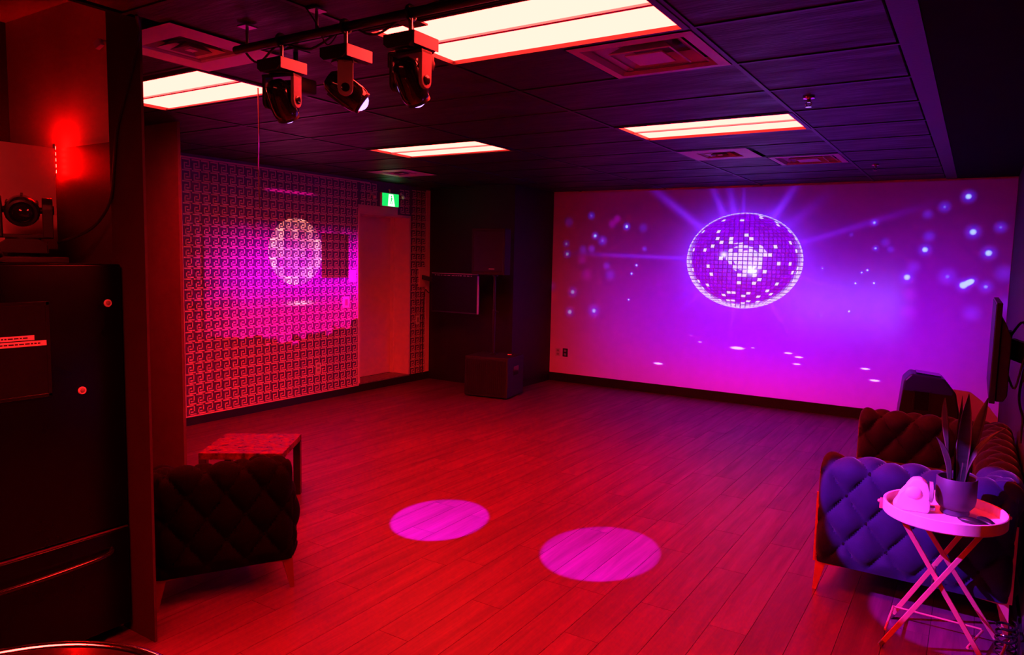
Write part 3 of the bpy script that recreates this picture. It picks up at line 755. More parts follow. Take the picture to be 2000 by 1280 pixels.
def em_lamp(y, z, label, lit):
    t = TAG(EMPTY('emergency_lamp', (XL, y, z)), label, 'emergency light', 'emergency lamp heads by the exit sign')
    bm = NB(); lathe(bm, [(0, 0), (0.022, 0), (0.022, 0.012), (0, 0.012)], 16, RY(PI/2)); OBJ('base', bm, M_WHITEPL, t, True)
    bm = NB(); tube(bm, [(0.01, 0, 0), (0.03, 0, -0.005), (0.045, 0.0, -0.02)], 0.006); OBJ('arm', bm, M_WHITEPL, t, True)
    bm = NB(); lathe(bm, [(0, 0.02), (0.02, 0.018), (0.03, -0.02), (0.026, -0.022), (0, -0.012)], 18, TR(0.05, 0, -0.04) @ RX(0.5)); OBJ('lamp_cup', bm, M_WHITEPL, t, True)
em_lamp(7.80, 2.70, 'white emergency lamp head right of the exit sign', True)
em_lamp(7.22, 2.66, 'small emergency lamp head left of the exit sign', False)

# ------------------------------------------------------------------ wall plates
def plate(name, loc, normal, w, h, m, label, cat, kind='outlet', grp=None):
    t = TAG(EMPTY(name, loc), label, cat, grp)
    M = {'-y': Matrix.Identity(4), '+x': RZ(PI/2)}[normal]
    bm = NB(); box(bm, (-w/2, -0.006, -h/2), (w/2, 0, h/2), None, 0.002); OBJ('plate', bm, m, t, M=M)
    bm = NB()
    if kind == 'outlet':
        for s in (-1, 1):
            bm = NB(); box(bm, (-w*0.24, -0.009, s*h*0.22-h*0.13), (w*0.24, -0.006, s*h*0.22+h*0.13), None, 0.001)
            OBJ('socket', bm, M_GREYPL, t, M=M)
    else:
        box(bm, (-w*0.2, -0.010, -h*0.28), (w*0.2, -0.006, h*0.28), None, 0.001); OBJ('rocker', bm, M_GREYPL, t, M=M)
plate('wall_outlet', (-5.257, YS, 0.44), '-y', 0.085, 0.12, M_DIFF, 'pale outlet plate on the projection wall', 'outlet')
plate('wall_outlet', (-5.134, YS, 0.443), '-y', 0.085, 0.125, M_BLACKPL, 'black outlet plate on the projection wall', 'outlet')
plate('wall_outlet', (XL+0.003, 6.273, 0.41), '+x', 0.085, 0.125, M_WHITEPL, 'white outlet plate low on the patterned wall', 'outlet')
plate('light_switch', (XL+0.003, 6.75, 1.22), '+x', 0.12, 0.15, M_WHITEPL, 'white switch plate left of the recessed door', 'light switch', 'switch')
plate('light_switch', (XL+0.003, 8.19, 0.905), '+x', 0.09, 0.13, M_WHITEPL, 'small switch plate right of the recessed door', 'light switch', 'switch')
sbm = sbox('paper_notice', (XL+0.003, 6.80, 1.48), (XL+0.006, 6.93, 1.64), M_WHITEPL); TAG(sbm, 'small paper notice taped beside the recessed door', 'notice')

# ------------------------------------------------------------------ televisions on arms
def television(loc, rz, w, h, label, arm, cable):
    """screen faces local -y; base point at screen centre"""
    t = TAG(EMPTY('television', loc, rz), label, 'television')
    bm = NB(); box(bm, (-w/2, 0, -h/2), (w/2, 0.03, h/2), None, 0.004); OBJ('bezel', bm, M_BLACKPL, t)
    sbox('screen', (-w/2+0.012, -0.002, -h/2+0.02), (w/2-0.012, 0.0, h/2-0.012), M_TVSCR, t)
    bm = NB(); prism(bm, [(0.03, -h/2+0.01), (0.03, h/2-0.08), (0.055, h/2-0.12), (0.085, h/2-0.20), (0.088, -h/2+0.05), (0.07, -h/2+0.012)], 0, -w/2+0.02, w/2-0.02, None, 0.006); OBJ('back_cover', bm, M_BLACKPL, t)
    bm = NB(); ball(bm, (-w/2+0.019, 0.06, 0.06), 0.006, 10); OBJ('standby_light', bm, M_STANDBY, t)
    bm = NB(); ar = arm
    for a, b in zip(ar, ar[1:]): bar(bm, a, b, 0.035, 0.06)
    box(bm, (ar[0][0]-0.10, ar[0][1]-0.012, ar[0][2]-0.10), (ar[0][0]+0.10, ar[0][1]+0.008, ar[0][2]+0.10), None, 0.003)
    OBJ('swing_arm', bm, M_BLACKPL, t)
    bm = NB(); tube(bm, cable, 0.007); OBJ('cable', bm, M_RUBBER, t, True)
    return t
# right wall: faces -x -> rotate so local -y = -x : rz = -90deg
tv = television((0.108, 5.50, 1.350), -PI/2, 1.02, 0.585, 'black television on a wall arm seen edge on at right',
           [(0.0, 0.095, 0.0), (0.0, 0.14, 0.0), (-0.05, 0.182, 0.0)], [(0.30, 0.08, 0.08), (0.34, 0.14, 0.18), (0.36, 0.17, 0.02), (0.35, 0.15, -0.25), (0.37, 0.175, -0.38), (0.37, 0.175, -0.45), (0.37, 0.175, -0.53)])
bm = NB(); box(bm, (-0.10, 0.180, -0.16), (0.0, 0.195, 0.16), None, 0.003); OBJ('wall_plate', bm, M_BLACKPL, tv)
bm = NB(); tube(bm, [(0.42, 0.08, -0.12), (0.45, 0.12, -0.2), (0.43, 0.15, -0.05), (0.42, 0.175, 0.05)], 0.006); OBJ('cable', bm, M_RUBBER, tv, True)
bm = NB(); bar(bm, (0.30, 0.09, 0.02), (0.42, 0.17, 0.0), 0.03, 0.12); bar(bm, (0.42, 0.17, 0.12), (0.42, 0.17, -0.16), 0.05, 0.03, (0, 1, 0)); OBJ('side_arm', bm, M_BLACKPL, tv)
tv2 = television((-6.10, 8.02, 1.335), 0.0, 0.80, 0.55, 'black television on a swing arm beside the patterned corner',
           [(-0.1, 0.095, 0.12), (-0.4, 0.14, 0.15), (-0.79, 0.26, 0.2)], [(-0.3, 0.08, 0.1), (-0.55, 0.14, -0.02), (-0.72, 0.24, 0.0), (-0.76, 0.25, -0.4), (-0.77, 0.26, -0.9), (-0.77, 0.26, -1.25)])
bm = NB(); box(bm, (-0.40, 0.0, 0.270), (0.40, 0.012, 0.277)); OBJ('top_edge', bm, M_DIFF, tv2)
bm = NB(); box(bm, (0.394, -0.003, -0.27), (0.402, 0.03, 0.25)); OBJ('side_highlight', bm, M_DIFF, tv2)  # pale strip painted as the highlight down the right edge
bm = NB(); box(bm, (-0.797, 0.18, 0.05), (-0.78, 0.33, 0.35), None, 0.003); OBJ('wall_plate', bm, M_TRIMW, tv2)
bm = NB()
xx = -0.34
while xx < 0.32:
    w_ = random.uniform(0.015, 0.05); box(bm, (xx, -0.004, 0.242), (xx+w_, -0.002, 0.252)); xx += w_+random.uniform(0.008, 0.03)
OBJ('screen_text_line', bm, M_GREYPL, tv2)['kind'] = 'stuff'
# small sign on the black block
t = TAG(EMPTY('door_sign', (-5.96, YBLK, 1.80)), 'tiny pale lettered strip on the black corner block', 'sign')
sbox('backing', (-0.10, -0.006, -0.03), (0.12, 0.0, 0.03), M_BLACKPL, t)
bm = NB(); xx = -0.09
while xx < 0.10:
    w_ = random.uniform(0.014, 0.03); box(bm, (xx, -0.0075, -0.014), (xx+w_, -0.006, 0.014)); xx += w_+0.006
OBJ('lettering', bm, M_TRIMW, t)['kind'] = 'stuff'

# ------------------------------------------------------------------ loudspeakers in the corner
SUB = (-5.375, 7.985, 0); SRZ = 0.16
t = TAG(EMPTY('subwoofer', SUB, SRZ), 'large black subwoofer cabinet on the floor before the corner block', 'speaker')
bm = NB(); box(bm, (-0.315, -0.27, 0.015), (0.315, 0.27, 0.545), None, 0.018); OBJ('cabinet', bm, M_CARPET, t)
sbox('grille', (-0.285, -0.278, 0.05), (0.285, -0.268, 0.51), M_BLACKPL, t, 0.004)
bm = NB()
for k in range(-9, 10): box(bm, (k*0.029-0.002, -0.281, 0.06), (k*0.029+0.002, -0.277, 0.50))
OBJ('grille_bars', bm, M_BLACKPL, t)['kind'] = 'stuff'
bm = NB(); box(bm, (0.312, -0.085, 0.30), (0.319, 0.085, 0.42), None, 0.003); OBJ('handle_cup', bm, M_BLACKGL, t)
for sx in (-1, 1):
    for sy in (-1, 1):
        bm = NB(); rod(bm, (sx*0.26, sy*0.22, 0.0), (sx*0.26, sy*0.22, 0.018), 0.025); OBJ('rubber_foot', bm, M_RUBBER, t)
t = TAG(EMPTY('speaker_pole', (-5.40, 7.99, 0.545), SRZ), 'black pole rising from the subwoofer', 'pole')
bm = NB(); rod(bm, (0, 0, 0), (0, 0, 0.58), 0.019, n=16); rod(bm, (0, 0, 0.50), (0, 0, 1.10), 0.0165, n=16); OBJ('tube', bm, M_BLACKPL, t, True)
bm = NB(); lathe(bm, [(0, 0), (0.055, 0), (0.055, 0.012), (0.022, 0.02), (0, 0.02)], 24); OBJ('flange', bm, M_BLACKPL, t, True)
bm = NB(); rod(bm, (0, 0, 0.55), (0, 0, 0.60), 0.025); rod(bm, (0.02, 0, 0.575), (0.06, 0, 0.575), 0.008); OBJ('collar', bm, M_BLACKPL, t, True)
t = TAG(EMPTY('pole_speaker', (-5.43, 7.99, 1.615), SRZ), 'black loudspeaker on the pole above the subwoofer', 'speaker')
bm = NB(); prism(bm, [(-0.24, -0.17), (0.24, -0.17), (0.24, 0.02), (0.14, 0.17), (-0.14, 0.17), (-0.24, 0.02)], 2, 0.0, 0.61, None, 0.012); OBJ('cabinet', bm, M_CARPET, t)
sbox('grille', (-0.20, -0.178, 0.04), (0.22, -0.168, 0.57), M_BLACKPL, t, 0.004)
bm = NB(); box(bm, (0.02, -0.181, 0.07), (0.10, -0.178, 0.085)); OBJ('badge', bm, M_GREYPL, t)
bm = NB(); lathe(bm, [(0, -0.0), (0.04, 0.0), (0.04, 0.02), (0, 0.02)], 16, TR(0.03, 0, -0.02)); OBJ('pole_socket', bm, M_BLACKPL, t)
t = TAG(EMPTY('cable_plug', (-5.19, 8.02, 0.545)), 'small chrome plug lying on the subwoofer', 'plug')
bm = NB(); rod(bm, (0, 0, 0.013), (0.05, 0.02, 0.013), 0.012); OBJ('barrel', bm, M_STEEL, t, True)
bm = NB(); tube(bm, [(0.05, 0.02, 0.013), (0.09, 0.03, 0.03), (0.11, 0.01, 0.012), (0.07, -0.05, 0.008)], 0.006); OBJ('cord', bm, M_RUBBER, t, True)

# wedge floor monitor near the projection wall
t = TAG(EMPTY('stage_monitor', (-0.36, 8.45, 0), 0.12), 'black angled loudspeaker on the floor behind the sofa', 'speaker')
bm = NB(); prism(bm, [(-0.26, 0.02), (0.27, 0.02), (0.29, 0.40), (0.25, 0.60), (0.14, 0.74), (-0.15, 0.77), (-0.21, 0.70), (-0.235, 0.40)], 1, -0.19, 0.19, None, 0.018); OBJ('cabinet', bm, M_BLACKPL, t)
bm = NB(); prism(bm, [(0.12, 0.748), (-0.10, 0.772), (-0.10, 0.778), (0.12, 0.755)], 1, -0.12, 0.12); OBJ('grille', bm, M_BLACKGL, t)
bm = NB(); box(bm, (-0.115, -0.196, 0.40), (0.03, -0.188, 0.60), None, 0.004); OBJ('input_panel', bm, M_BLACKGL, t)
bm = NB()
for lo, hi in (((-0.12, -0.198, 0.395), (-0.105, -0.19, 0.605)), ((0.02, -0.198, 0.395), (0.035, -0.19, 0.605)), ((-0.12, -0.198, 0.595), (0.035, -0.19, 0.61)), ((-0.12, -0.198, 0.39), (0.035, -0.19, 0.405))): box(bm, lo, hi)
OBJ('panel_frame', bm, M_BLACKPL, t)
for sx in (-1, 1):
    bm = NB(); box(bm, (sx*0.2-0.03, -0.17, 0.0), (sx*0.2+0.03, 0.17, 0.022)); OBJ('rubber_foot', bm, M_RUBBER, t)

# ------------------------------------------------------------------ tufted upholstery
def tufted_slab(L, Hh, T, pitch, depth, z0, both=True, ns=110, nu=96, phase=0.0):
    """upright padded slab: length along x (centred), thickness along y (centred), from z0 up Hh, rounded top; tufted diamonds"""
    r = T/2; side = Hh-r
    prof = []                                  # (y, z, ny, nz, s)
    per = side*2+PI*r
    for i in range(ns+1):
        s = per*i/ns
        if s < side: prof.append((-r, z0+s, -1, 0, s))
        elif s < side+PI*r:
            a = (s-side)/r; prof.append((-r*math.cos(a), z0+side+r*math.sin(a), -math.cos(a), math.sin(a), s))
        else: prof.append((r, z0+side-(s-side-PI*r), 1, 0, s))
    bm = NB(); rows = []
    btn = []
    q = pitch; AS = 1.3
    def hgt(x, s):
        a = (x/q+s/(q*AS))*0.5+phase; b = (x/q-s/(q*AS))*0.5+phase
        h = (abs(math.sin(PI*a))*abs(math.sin(PI*b)))**0.42
        return h
    for i in range(nu+1):
        f = i/nu; x = -L/2+L*f
        e = min(f, 1-f)*L
        er = 0.055
        sc = 1.0 if e > er else math.sqrt(max(0.0, 1-(1-e/er)**2))
        row = []
        for (y, z, ny, nz, s) in prof:
            fade = min(1, s/0.07, (per-s)/0.07, 1)
            h = hgt(x, s)*depth*fade*(sc**0.5)
            in_ = (1-sc)*0.05
            yy = y*(0.45+0.55*sc)+ny*h; zz = z+nz*h-(nz*in_)
            row.append(bm.verts.new((x, yy, zz)))
        rows.append(row)
    for A, B in zip(rows, rows[1:]):
        for j in range(len(A)-1): bm.faces.new((A[j], B[j], B[j+1], A[j+1]))
        bm.faces.new((A[0], A[-1], B[-1], B[0]))
    bm.faces.new(rows[0]); bm.faces.new(list(reversed(rows[-1])))
    # button spots
    i0 = int(L/q)+3
    for ia in range(-i0-12, i0+13):
        for ib in range(-i0-12, i0+13):
            x = q*((ia-phase)+(ib-phase)); s = q*AS*((ia-phase)-(ib-phase))
            if abs(x) > L/2-0.05 or s < 0.06 or s > per-0.06: continue
            k = min(ns, max(0, int(round(s/per*ns)))); y, z, ny, nz, _ = prof[k]
            if s < side: y, z, ny, nz = -r, z0+s, -1, 0
            btn.append(((x, y, z), (0, ny, nz)))
    return bm, btn
def add_buttons(parent, btn, M, bmat=None):
    for p, n in btn:
        bm = NB(); q = Vector(n).to_track_quat('Z', 'Y').to_matrix().to_4x4()
        lathe(bm, [(0.017, -0.006), (0.016, 0.002), (0.010, 0.006), (0, 0.0075)], 10, TR(*p) @ q)
        OBJ('button', bm, bmat or M_BUTTON, parent, True, M=M)
def metal_leg(bm, sx, sy, x, y, zc, spike=True):
    """corner leg: slanting foot with two triangular wings and an upright spike"""
    f = [(x, y, zc+0.03), (x-sx*0.10, y, zc), (x, y-sy*0.10, zc)]
    top = [bm.verts.new(p) for p in ((x+sx*0.004, y+sy*0.004, zc+0.035), (x-sx*0.05, y+sy*0.004, zc+0.005), (x+sx*0.004, y-sy*0.05, zc+0.005), (x-sx*0.05, y-sy*0.05, zc+0.005))]
    bot = [bm.verts.new(p) for p in ((x+sx*0.012, y+sy*0.012, 0.0), (x-sx*0.008, y+sy*0.012, 0.0), (x+sx*0.012, y-sy*0.008, 0.0), (x-sx*0.008, y-sy*0.008, 0.0))]
    idx = (0, 1, 3, 2)
    for a, b in zip(idx, idx[1:]+idx[:1]): bm.faces.new((top[a], top[b], bot[b], bot[a]))
    bm.faces.new([bot[i] for i in idx]); bm.faces.new([top[i] for i in reversed(idx)])
    # wings along the lower rails
    prism(bm, [(x+sx*0.006, zc+0.05), (x-sx*0.16, zc-0.002), (x-sx*0.05, zc-0.012), (x+sx*0.004, zc-0.03)], 1, y+sy*0.004, y-sy*0.012)
    prism(bm, [(y+sy*0.006, zc+0.05), (y-sy*0.16, zc-0.002), (y-sy*0.05, zc-0.012), (y+sy*0.004, zc-0.03)], 0, x+sx*0.004, x-sx*0.012)
    # upright spike on the corner
    if spike: prism(bm, [(x+sx*0.010, zc), (x-sx*0.016, zc), (x+sx*0.002, zc+0.40), (x+sx*0.008, zc+0.40)], 1, y+sy*0.018, y+sy*0.004)
def seat_cushion(lo, hi):
    bm = NB(); box(bm, lo, hi, None, 0.045, 4); return bm
def sofa(name, loc, rz, W, D, label, velvet, pitch, tall=0.75, back_tall=0.75, cat='sofa', arm_t=0.15, back_t=0.16, spike=True, detail=1.0):
    """local: back along x at y=+D/2 side, seat faces -y; W width (x), D depth (y); arms at +-x"""
    t = TAG(EMPTY(name, loc, rz), label, cat)
    z0 = 0.165
    nu = int(96*detail)
    for sx in (-1, 1):
        bm, btn = tufted_slab(D-0.04, tall-z0, arm_t, pitch, 0.042, z0, nu=nu, ns=int(110*detail))
        M = TR(sx*(W/2-arm_t/2-0.02), -0.0, 0) @ RZ(-PI/2 if sx < 0 else PI/2)
        a = OBJ('armrest', bm, velvet, t, True, M=M)
        add_buttons(a, btn, M, M_VELVETD if velvet is M_VELVETD else M_BUTTON)
    bm, btn = tufted_slab(W-0.04, back_tall-z0, back_t, pitch, 0.038, z0, nu=int(nu*1.3), ns=int(110*detail))
    M = TR(0, D/2-back_t/2-0.02, 0) @ RZ(0)
    a = OBJ('backrest', bm, velvet, t, True, M=M)
    add_buttons(a, btn, M, M_VELVETD if velvet is M_VELVETD else M_BUTTON)
    sbox('seat_base', (-W/2+arm_t*0.7, -D/2+0.05, z0), (W/2-arm_t*0.7, D/2-back_t*0.6, 0.30), velvet, t, 0.01)
    OBJ('seat_cushion', seat_cushion((-W/2+arm_t+0.035, -D/2+0.015, 0.29), (W/2-arm_t-0.035, D/2-back_t-0.04, 0.43)), velvet, t, True)
    for sx in (-1, 1):
        for sy in (-1, 1):
            bm = NB(); metal_leg(bm, sx, sy, sx*(W/2-0.035), sy*(D/2-0.035), z0, spike); OBJ('leg', bm, M_BRASS if spike else M_LEGD, t)
    return t
# right sofa: back against the right wall (+x) -> local +y = world +x : rz = -90deg ; local x = -world y
sofa('sofa', (-0.205, 5.145, 0), -PI/2, 1.78, 0.97, 'dark velvet button tufted loveseat against the right wall', M_VELVET, 0.105)
# armchair at left, back to the viewer: outward back normal (0.88,-0.47) = local +y
A = Vector((-3.385, 1.985)); B = Vector((-3.045, 2.60)); dv = (B-A).normalized(); nrm = Vector((dv.y, -dv.x))
ctr = (A+B)/2-nrm*0.36
rz = math.atan2(-nrm.x, nrm.y)
sofa('armchair', (ctr.x, ctr.y, 0), rz, (B-A).length+0.04, 0.74, 'black tufted armchair turned away, behind the dark wall end', M_VELVETD, 0.095, 0.56, 0.70, 'armchair', 0.13, 0.15, False, 0.8)

# ------------------------------------------------------------------ low side table at left
TZ = 0.462
C4 = [Vector((-4.372, 2.927)), Vector((-3.918, 3.256)), Vector((-4.289, 3.702)), Vector((-4.746, 3.388))]
cc = sum(C4, Vector((0, 0)))/4; ax = (C4[1]-C4[0]).normalized(); rzt = math.atan2(ax.y, ax.x); hw = 0.283
t = TAG(EMPTY('side_table', (cc.x, cc.y, 0), rzt), 'low square glossy dark table behind the armchair', 'table')
bm = NB(); box(bm, (-hw, -hw, TZ-0.045), (hw, hw, TZ), None, 0.003); OBJ('table_top', bm, M_REDGLINT, t)
for sx in (-1, 1):
    for sy in (-1, 1):
        bm = NB(); box(bm, (sx*(hw-0.052) if sx > 0 else -hw, sy*(hw-0.052) if sy > 0 else -hw, 0), (hw if sx > 0 else -(hw-0.052), hw if sy > 0 else -(hw-0.052), TZ-0.046), None, 0.003); OBJ('leg', bm, M_BLACKGL, t)

# ------------------------------------------------------------------ tray table at right
TC = (-0.055, 3.962); TRZ = 0.70; TRR = 0.26
t = TAG(EMPTY('tray_table', (*TC, 0)), 'round tray table on crossed folding legs before the sofa', 'table')
bm = NB(); lathe(bm, [(0, TRZ-0.055), (TRR-0.004, TRZ-0.055), (TRR, TRZ-0.05), (TRR, TRZ), (TRR-0.004, TRZ+0.003), (TRR-0.012, TRZ), (TRR-0.012, TRZ-0.043), (0, TRZ-0.043)], 64); OBJ('tray', bm, M_TRAY, t, True)
def leg(a, b, nm='leg'):
    bm = NB(); bar(bm, a, b, 0.022, 0.012, (0, 1, 0), 0.002); l = OBJ(nm, bm, M_BRASS, t)
    bm = NB(); d = (Vector(b)-Vector(a)).normalized(); rod(bm, Vector(b)-d*0.03, Vector(b)-d*0.004, 0.013); OBJ('foot_cap', bm, M_STEEL, l, True)
zt = TRZ-0.06
fl = lambda x, y: (x-TC[0], y-TC[1], 0.006)
leg((-0.165, -0.12, zt), fl(0.165, 3.86)); leg((0.165, -0.10, zt), fl(-0.272, 3.80))
leg((-0.135, 0.12, zt), fl(0.216, 4.155)); leg((0.135, 0.13, zt), fl(-0.259, 4.145))
bm = NB(); rod(bm, (0.138, -0.095, 0.075), (0.20, 0.17, 0.06), 0.006); rod(bm, (-0.20, -0.15, 0.085), (-0.19, 0.155, 0.08), 0.006); rod(bm, (-0.19, 0.155, 0.08), (0.195, 0.165, 0.07), 0.005); OBJ('cross_rail', bm, M_BRASS, t, True)
bm = NB(); rod(bm, (-0.02, -0.135, 0.34), (-0.02, 0.15, 0.34), 0.006); OBJ('pivot_rod', bm, M_STEEL, t, True)
for p in ((-TRR-0.004, -0.03), (TRR*0.98, 0.06)):
    bm = NB(); box(bm, (p[0]-0.008, p[1]-0.012, TRZ-0.055), (p[0]+0.008, p[1]+0.012, TRZ-0.005), None, 0.003); ball(bm, (p[0]+(-0.01 if p[0] < 0 else 0.01), p[1], TRZ-0.02), 0.009, 10); OBJ('latch', bm, M_BRASS, t, True)

TZ_ = TRZ-0.043
t = TAG(EMPTY('potted_plant', (-0.012, 4.02, TZ_)), 'snake plant in a dark ceramic pot on the tray', 'plant')
bm = NB(); lathe(bm, [(0, 0), (0.058, 0), (0.062, 0.006), (0.060, 0.028), (0.068, 0.032), (0.082, 0.050), (0.086, 0.075), (0.086, 0.176), (0.083, 0.180), (0.078, 0.178), (0.076, 0.150), (0, 0.150)], 40); OBJ('pot', bm, M_POT, t, True)
bm = NB(); lathe(bm, [(0.077, 0.151), (0.04, 0.158), (0, 0.160)], 24); OBJ('soil', bm, M_SOIL, t)
def leaf(x, y, az, lean, Ln, w, twist=0.0, curve=0.0):
    bm = NB(); em = NB(); n = 14; prevL = None; rows = []
    for i in range(n+1):
        f = i/n; wd_ = w*(0.55+0.75*f if f < 0.45 else (0.8875)*(1-((f-0.45)/0.55)**2.2)); wd_ = max(wd_, 0.001)
        ang = lean*(f**1.0)+curve*f*f; r_ = Ln*f
        px = x+math.cos(az)*math.sin(ang)*r_; py = y+math.sin(az)*math.sin(ang)*r_; pz = 0.145+r_*math.cos(ang)
        a = az+PI/2+twist*f; cup = 0.35*wd_
        ux, uy = math.cos(a), math.sin(a); nx, ny = math.cos(az+twist*f), math.sin(az+twist*f)
        pts = [(-1, 0.0), (-0.82, -0.25), (0, -0.9), (0.82, -0.25), (1, 0.0)]
        rows.append([Vector((px+ux*wd_*s+nx*cup*c, py+uy*wd_*s+ny*cup*c, pz)) for s, c in pts])
    th = 0.003
    for B_, cols in ((bm, (1, 2, 3)), ):
        fr = [[B_.verts.new(R[c]) for c in cols] for R in rows]
        bk = [[B_.verts.new(R[c]+Vector((math.cos(az)*th, math.sin(az)*th, 0))) for c in cols] for R in rows]
        for i in range(n):
            for j in range(2):
                B_.faces.new((fr[i][j], fr[i][j+1], fr[i+1][j+1], fr[i+1][j])); B_.faces.new((bk[i][j], bk[i+1][j], bk[i+1][j+1], bk[i][j+1]))
            for j, q in ((0, 0), (2, 1)): B_.faces.new((fr[i][j], fr[i+1][j], bk[i+1][j], bk[i][j]))
    lf = OBJ('leaf', bm, M_LEAF, t, True)
    for c0, c1 in ((0, 1), (3, 4)):
        fr = [[em.verts.new(R[c0]), em.verts.new(R[c1])] for R in rows]
        bk = [[em.verts.new(R[c0]+Vector((math.cos(az)*th, math.sin(az)*th, 0))), em.verts.new(R[c1]+Vector((math.cos(az)*th, math.sin(az)*th, 0)))] for R in rows]
        for i in range(n):
            em.faces.new((fr[i][0], fr[i][1], fr[i+1][1], fr[i+1][0])); em.faces.new((bk[i][0], bk[i+1][0], bk[i+1][1], bk[i][1])); em.faces.new((fr[i][0], fr[i+1][0], bk[i+1][0], bk[i][0]))
    OBJ('leaf_margin', em, M_LEAFEDGE, lf, True)
leaf(-0.035, 0.01, 2.9, 0.30, 0.41, 0.034, 1.2, -0.2)
leaf(0.015, -0.01, -1.4, 0.04, 0.45, 0.033, 0.2, 0.02)
leaf(0.035, 0.03, 0.3, 0.20, 0.43, 0.030, 1.3, -0.05)
leaf(-0.005, 0.035, 1.6, 0.10, 0.42, 0.020, 1.0, 0.0)
leaf(0.03, 0.0, -0.1, 0.34, 0.34, 0.018, 1.5, 0.12)
leaf(-0.03, -0.02, -2.6, 0.22, 0.24, 0.022, 0.6, 0.1)
leaf(0.0, 0.0, 1.0, 0.06, 0.30, 0.026, 0.4, 0.0)

t = TAG(EMPTY('tape_dispenser', (-0.175, 3.955, TZ_), 0.12), 'white plastic dispenser with a round hollow face on the tray', 'dispenser')
bm = NB(); prism(bm, [(-0.095, 0.0), (0.055, 0.0), (0.062, 0.02), (0.058, 0.10), (0.045, 0.145), (0.015, 0.165), (-0.020, 0.158), (-0.042, 0.125), (-0.060, 0.075), (-0.095, 0.030)], 1, -0.035, 0.035, None, 0.010); OBJ('body', bm, M_WHITEPL, t, True)
bm = NB(); ball(bm, (-0.012, -0.03, 0.095), (0.038, 0.02, 0.032), 18); OBJ('side_knob', bm, M_WHITEPL, t, True)
bm = NB(); lathe(bm, [(0.050, 0.0), (0.050, 0.016), (0.040, 0.020), (0.032, 0.008), (0, 0.006)], 28, TR(0.052, 0, 0.10) @ RY(PI/2)); OBJ('round_face', bm, M_GREYPL, t, True)
sbox('cutter', (0.05, -0.02, 0.015), (0.085, 0.02, 0.03), M_GREYPL, t, 0.004)
for loc, rz_, lab in (((0.115, 3.935, TZ_), 0.9, 'dark oval case leaning on the tray rim'), ((0.055, 3.90, TZ_), 0.2, 'small dark flat case lying beside the pot')):
    bm = NB(); ball(bm, (0, 0, 0.014), (0.055, 0.022, 0.013), 16); ball(bm, (0, 0, 0.018), (0.045, 0.017, 0.012), 16)
    o = OBJ('glasses_case', bm, M_BLACKPL, None, True); o.location = loc; o.rotation_euler = (0, 0, -rz_); TAG(o, lab, 'case')

# ------------------------------------------------------------------ coiled cable by the right wall
t = TAG(EMPTY('coiled_cable', (0.235, 4.02, 0)), 'shiny coiled cable on the floor beside the tray table', 'cable')
bm = NB(); pts = []
for k in range(60):
    a = k*0.55; pts.append((0.042*math.cos(a), 0.09*math.sin(a)*0.6, 0.014+0.0028*k))
tube(bm, pts, 0.0055, 8, 2); OBJ('loops', bm, M_BLACKGL, t, True)
bm = NB(); tube(bm, [(0.0, 0.10, 0.01), (0.03, 0.2, 0.008), (0.045, 0.35, 0.01)], 0.006); rod(bm, (-0.02, -0.06, 0.02), (0.0, -0.06, 0.10), 0.008); OBJ('plug_end', bm, M_CHROME, t, True)

# ------------------------------------------------------------------ refrigerator
FX, FY0, FY1, FZ = -3.30, 0.93, 1.825, 1.77
t = TAG(EMPTY('refrigerator', (FX, (FY0+FY1)/2, 0)), 'tall black refrigerator with a bottom freezer drawer', 'refrigerator')
h = (FY1-FY0)/2
bm = NB(); box(bm, (-0.68, -h+0.005, 0.03), (-0.065, h-0.002, FZ-0.015), None, 0.006); OBJ('body', bm, M_FRIDGE, t)
bm = NB(); box(bm, (-0.060, -h, 0.545), (0.0, h, FZ), None, 0.010, 3); door_o = OBJ('door', bm, M_FRIDGE, t, True)
bm = NB(); box(bm, (-0.060, -h, 0.06), (0.004, h, 0.532), None, 0.010, 3); dr = OBJ('freezer_drawer', bm, M_FRIDGE, t, True)
bm = NB(); box(bm, (-0.05, -h+0.004, 0.533), (0.002, h-0.004, 0.541)); OBJ('drawer_highlight', bm, M_STEEL, t)  # bright steel strip stands in for the highlight along the drawer gap
bm = NB(); yc = (FY0+FY1)/2
tube(bm, [(0.004, -0.36, 0.445), (0.045, -0.30, 0.440), (0.058, 0.0, 0.436), (0.050, 0.28, 0.440), (0.030, 0.345, 0.446), (0.004, 0.365, 0.450)], 0.011, 12); OBJ('handle', bm, M_BLACKGL, dr, True)
# dispenser panel
y0, y1 = 1.16-yc, 1.512-yc
bm = NB()
for lo, hi in (((0.0, y0, 1.595), (0.005, y1, 1.612)), ((0.0, y0, 1.205), (0.005, y1, 1.220)), ((0.0, y1-0.016, 1.205), (0.005, y1, 1.612)), ((0.0, y0, 1.205), (0.005, y0+0.016, 1.612))): box(bm, lo, hi, None, 0.002)
OBJ('dispenser_frame', bm, M_BLACKGL, door_o)
sbox('dispenser_panel', (0.0, y0+0.016, 1.22), (0.0025, y1-0.016, 1.595), M_BLACKGL, door_o)
for (e, z, hh) in ((1.450, 1.462, 0.010), (1.497, 1.437, 0.011)):
    s = sbox('label_strip', (0.0025, 1.19-yc, z-hh), (0.0035, e-yc, z+hh), M_WHITEPL, door_o)
    bm = NB(); yy = 1.195-yc
    while yy < e-yc-0.03:
        w_ = random.uniform(0.006, 0.02); box(bm, (0.0035, yy, z-0.0028), (0.0038, yy+w_, z+0.0028)); yy += w_+0.004
    OBJ('fine_print', bm, M_BLACKPL, door_o)['kind'] = 'stuff'
for y_ in (-0.3, 0.3):
    bm = NB(); box(bm, (-0.6, y_-0.05, 0.0), (-0.1, y_+0.05, 0.032)); OBJ('foot', bm, M_RUBBER, t)
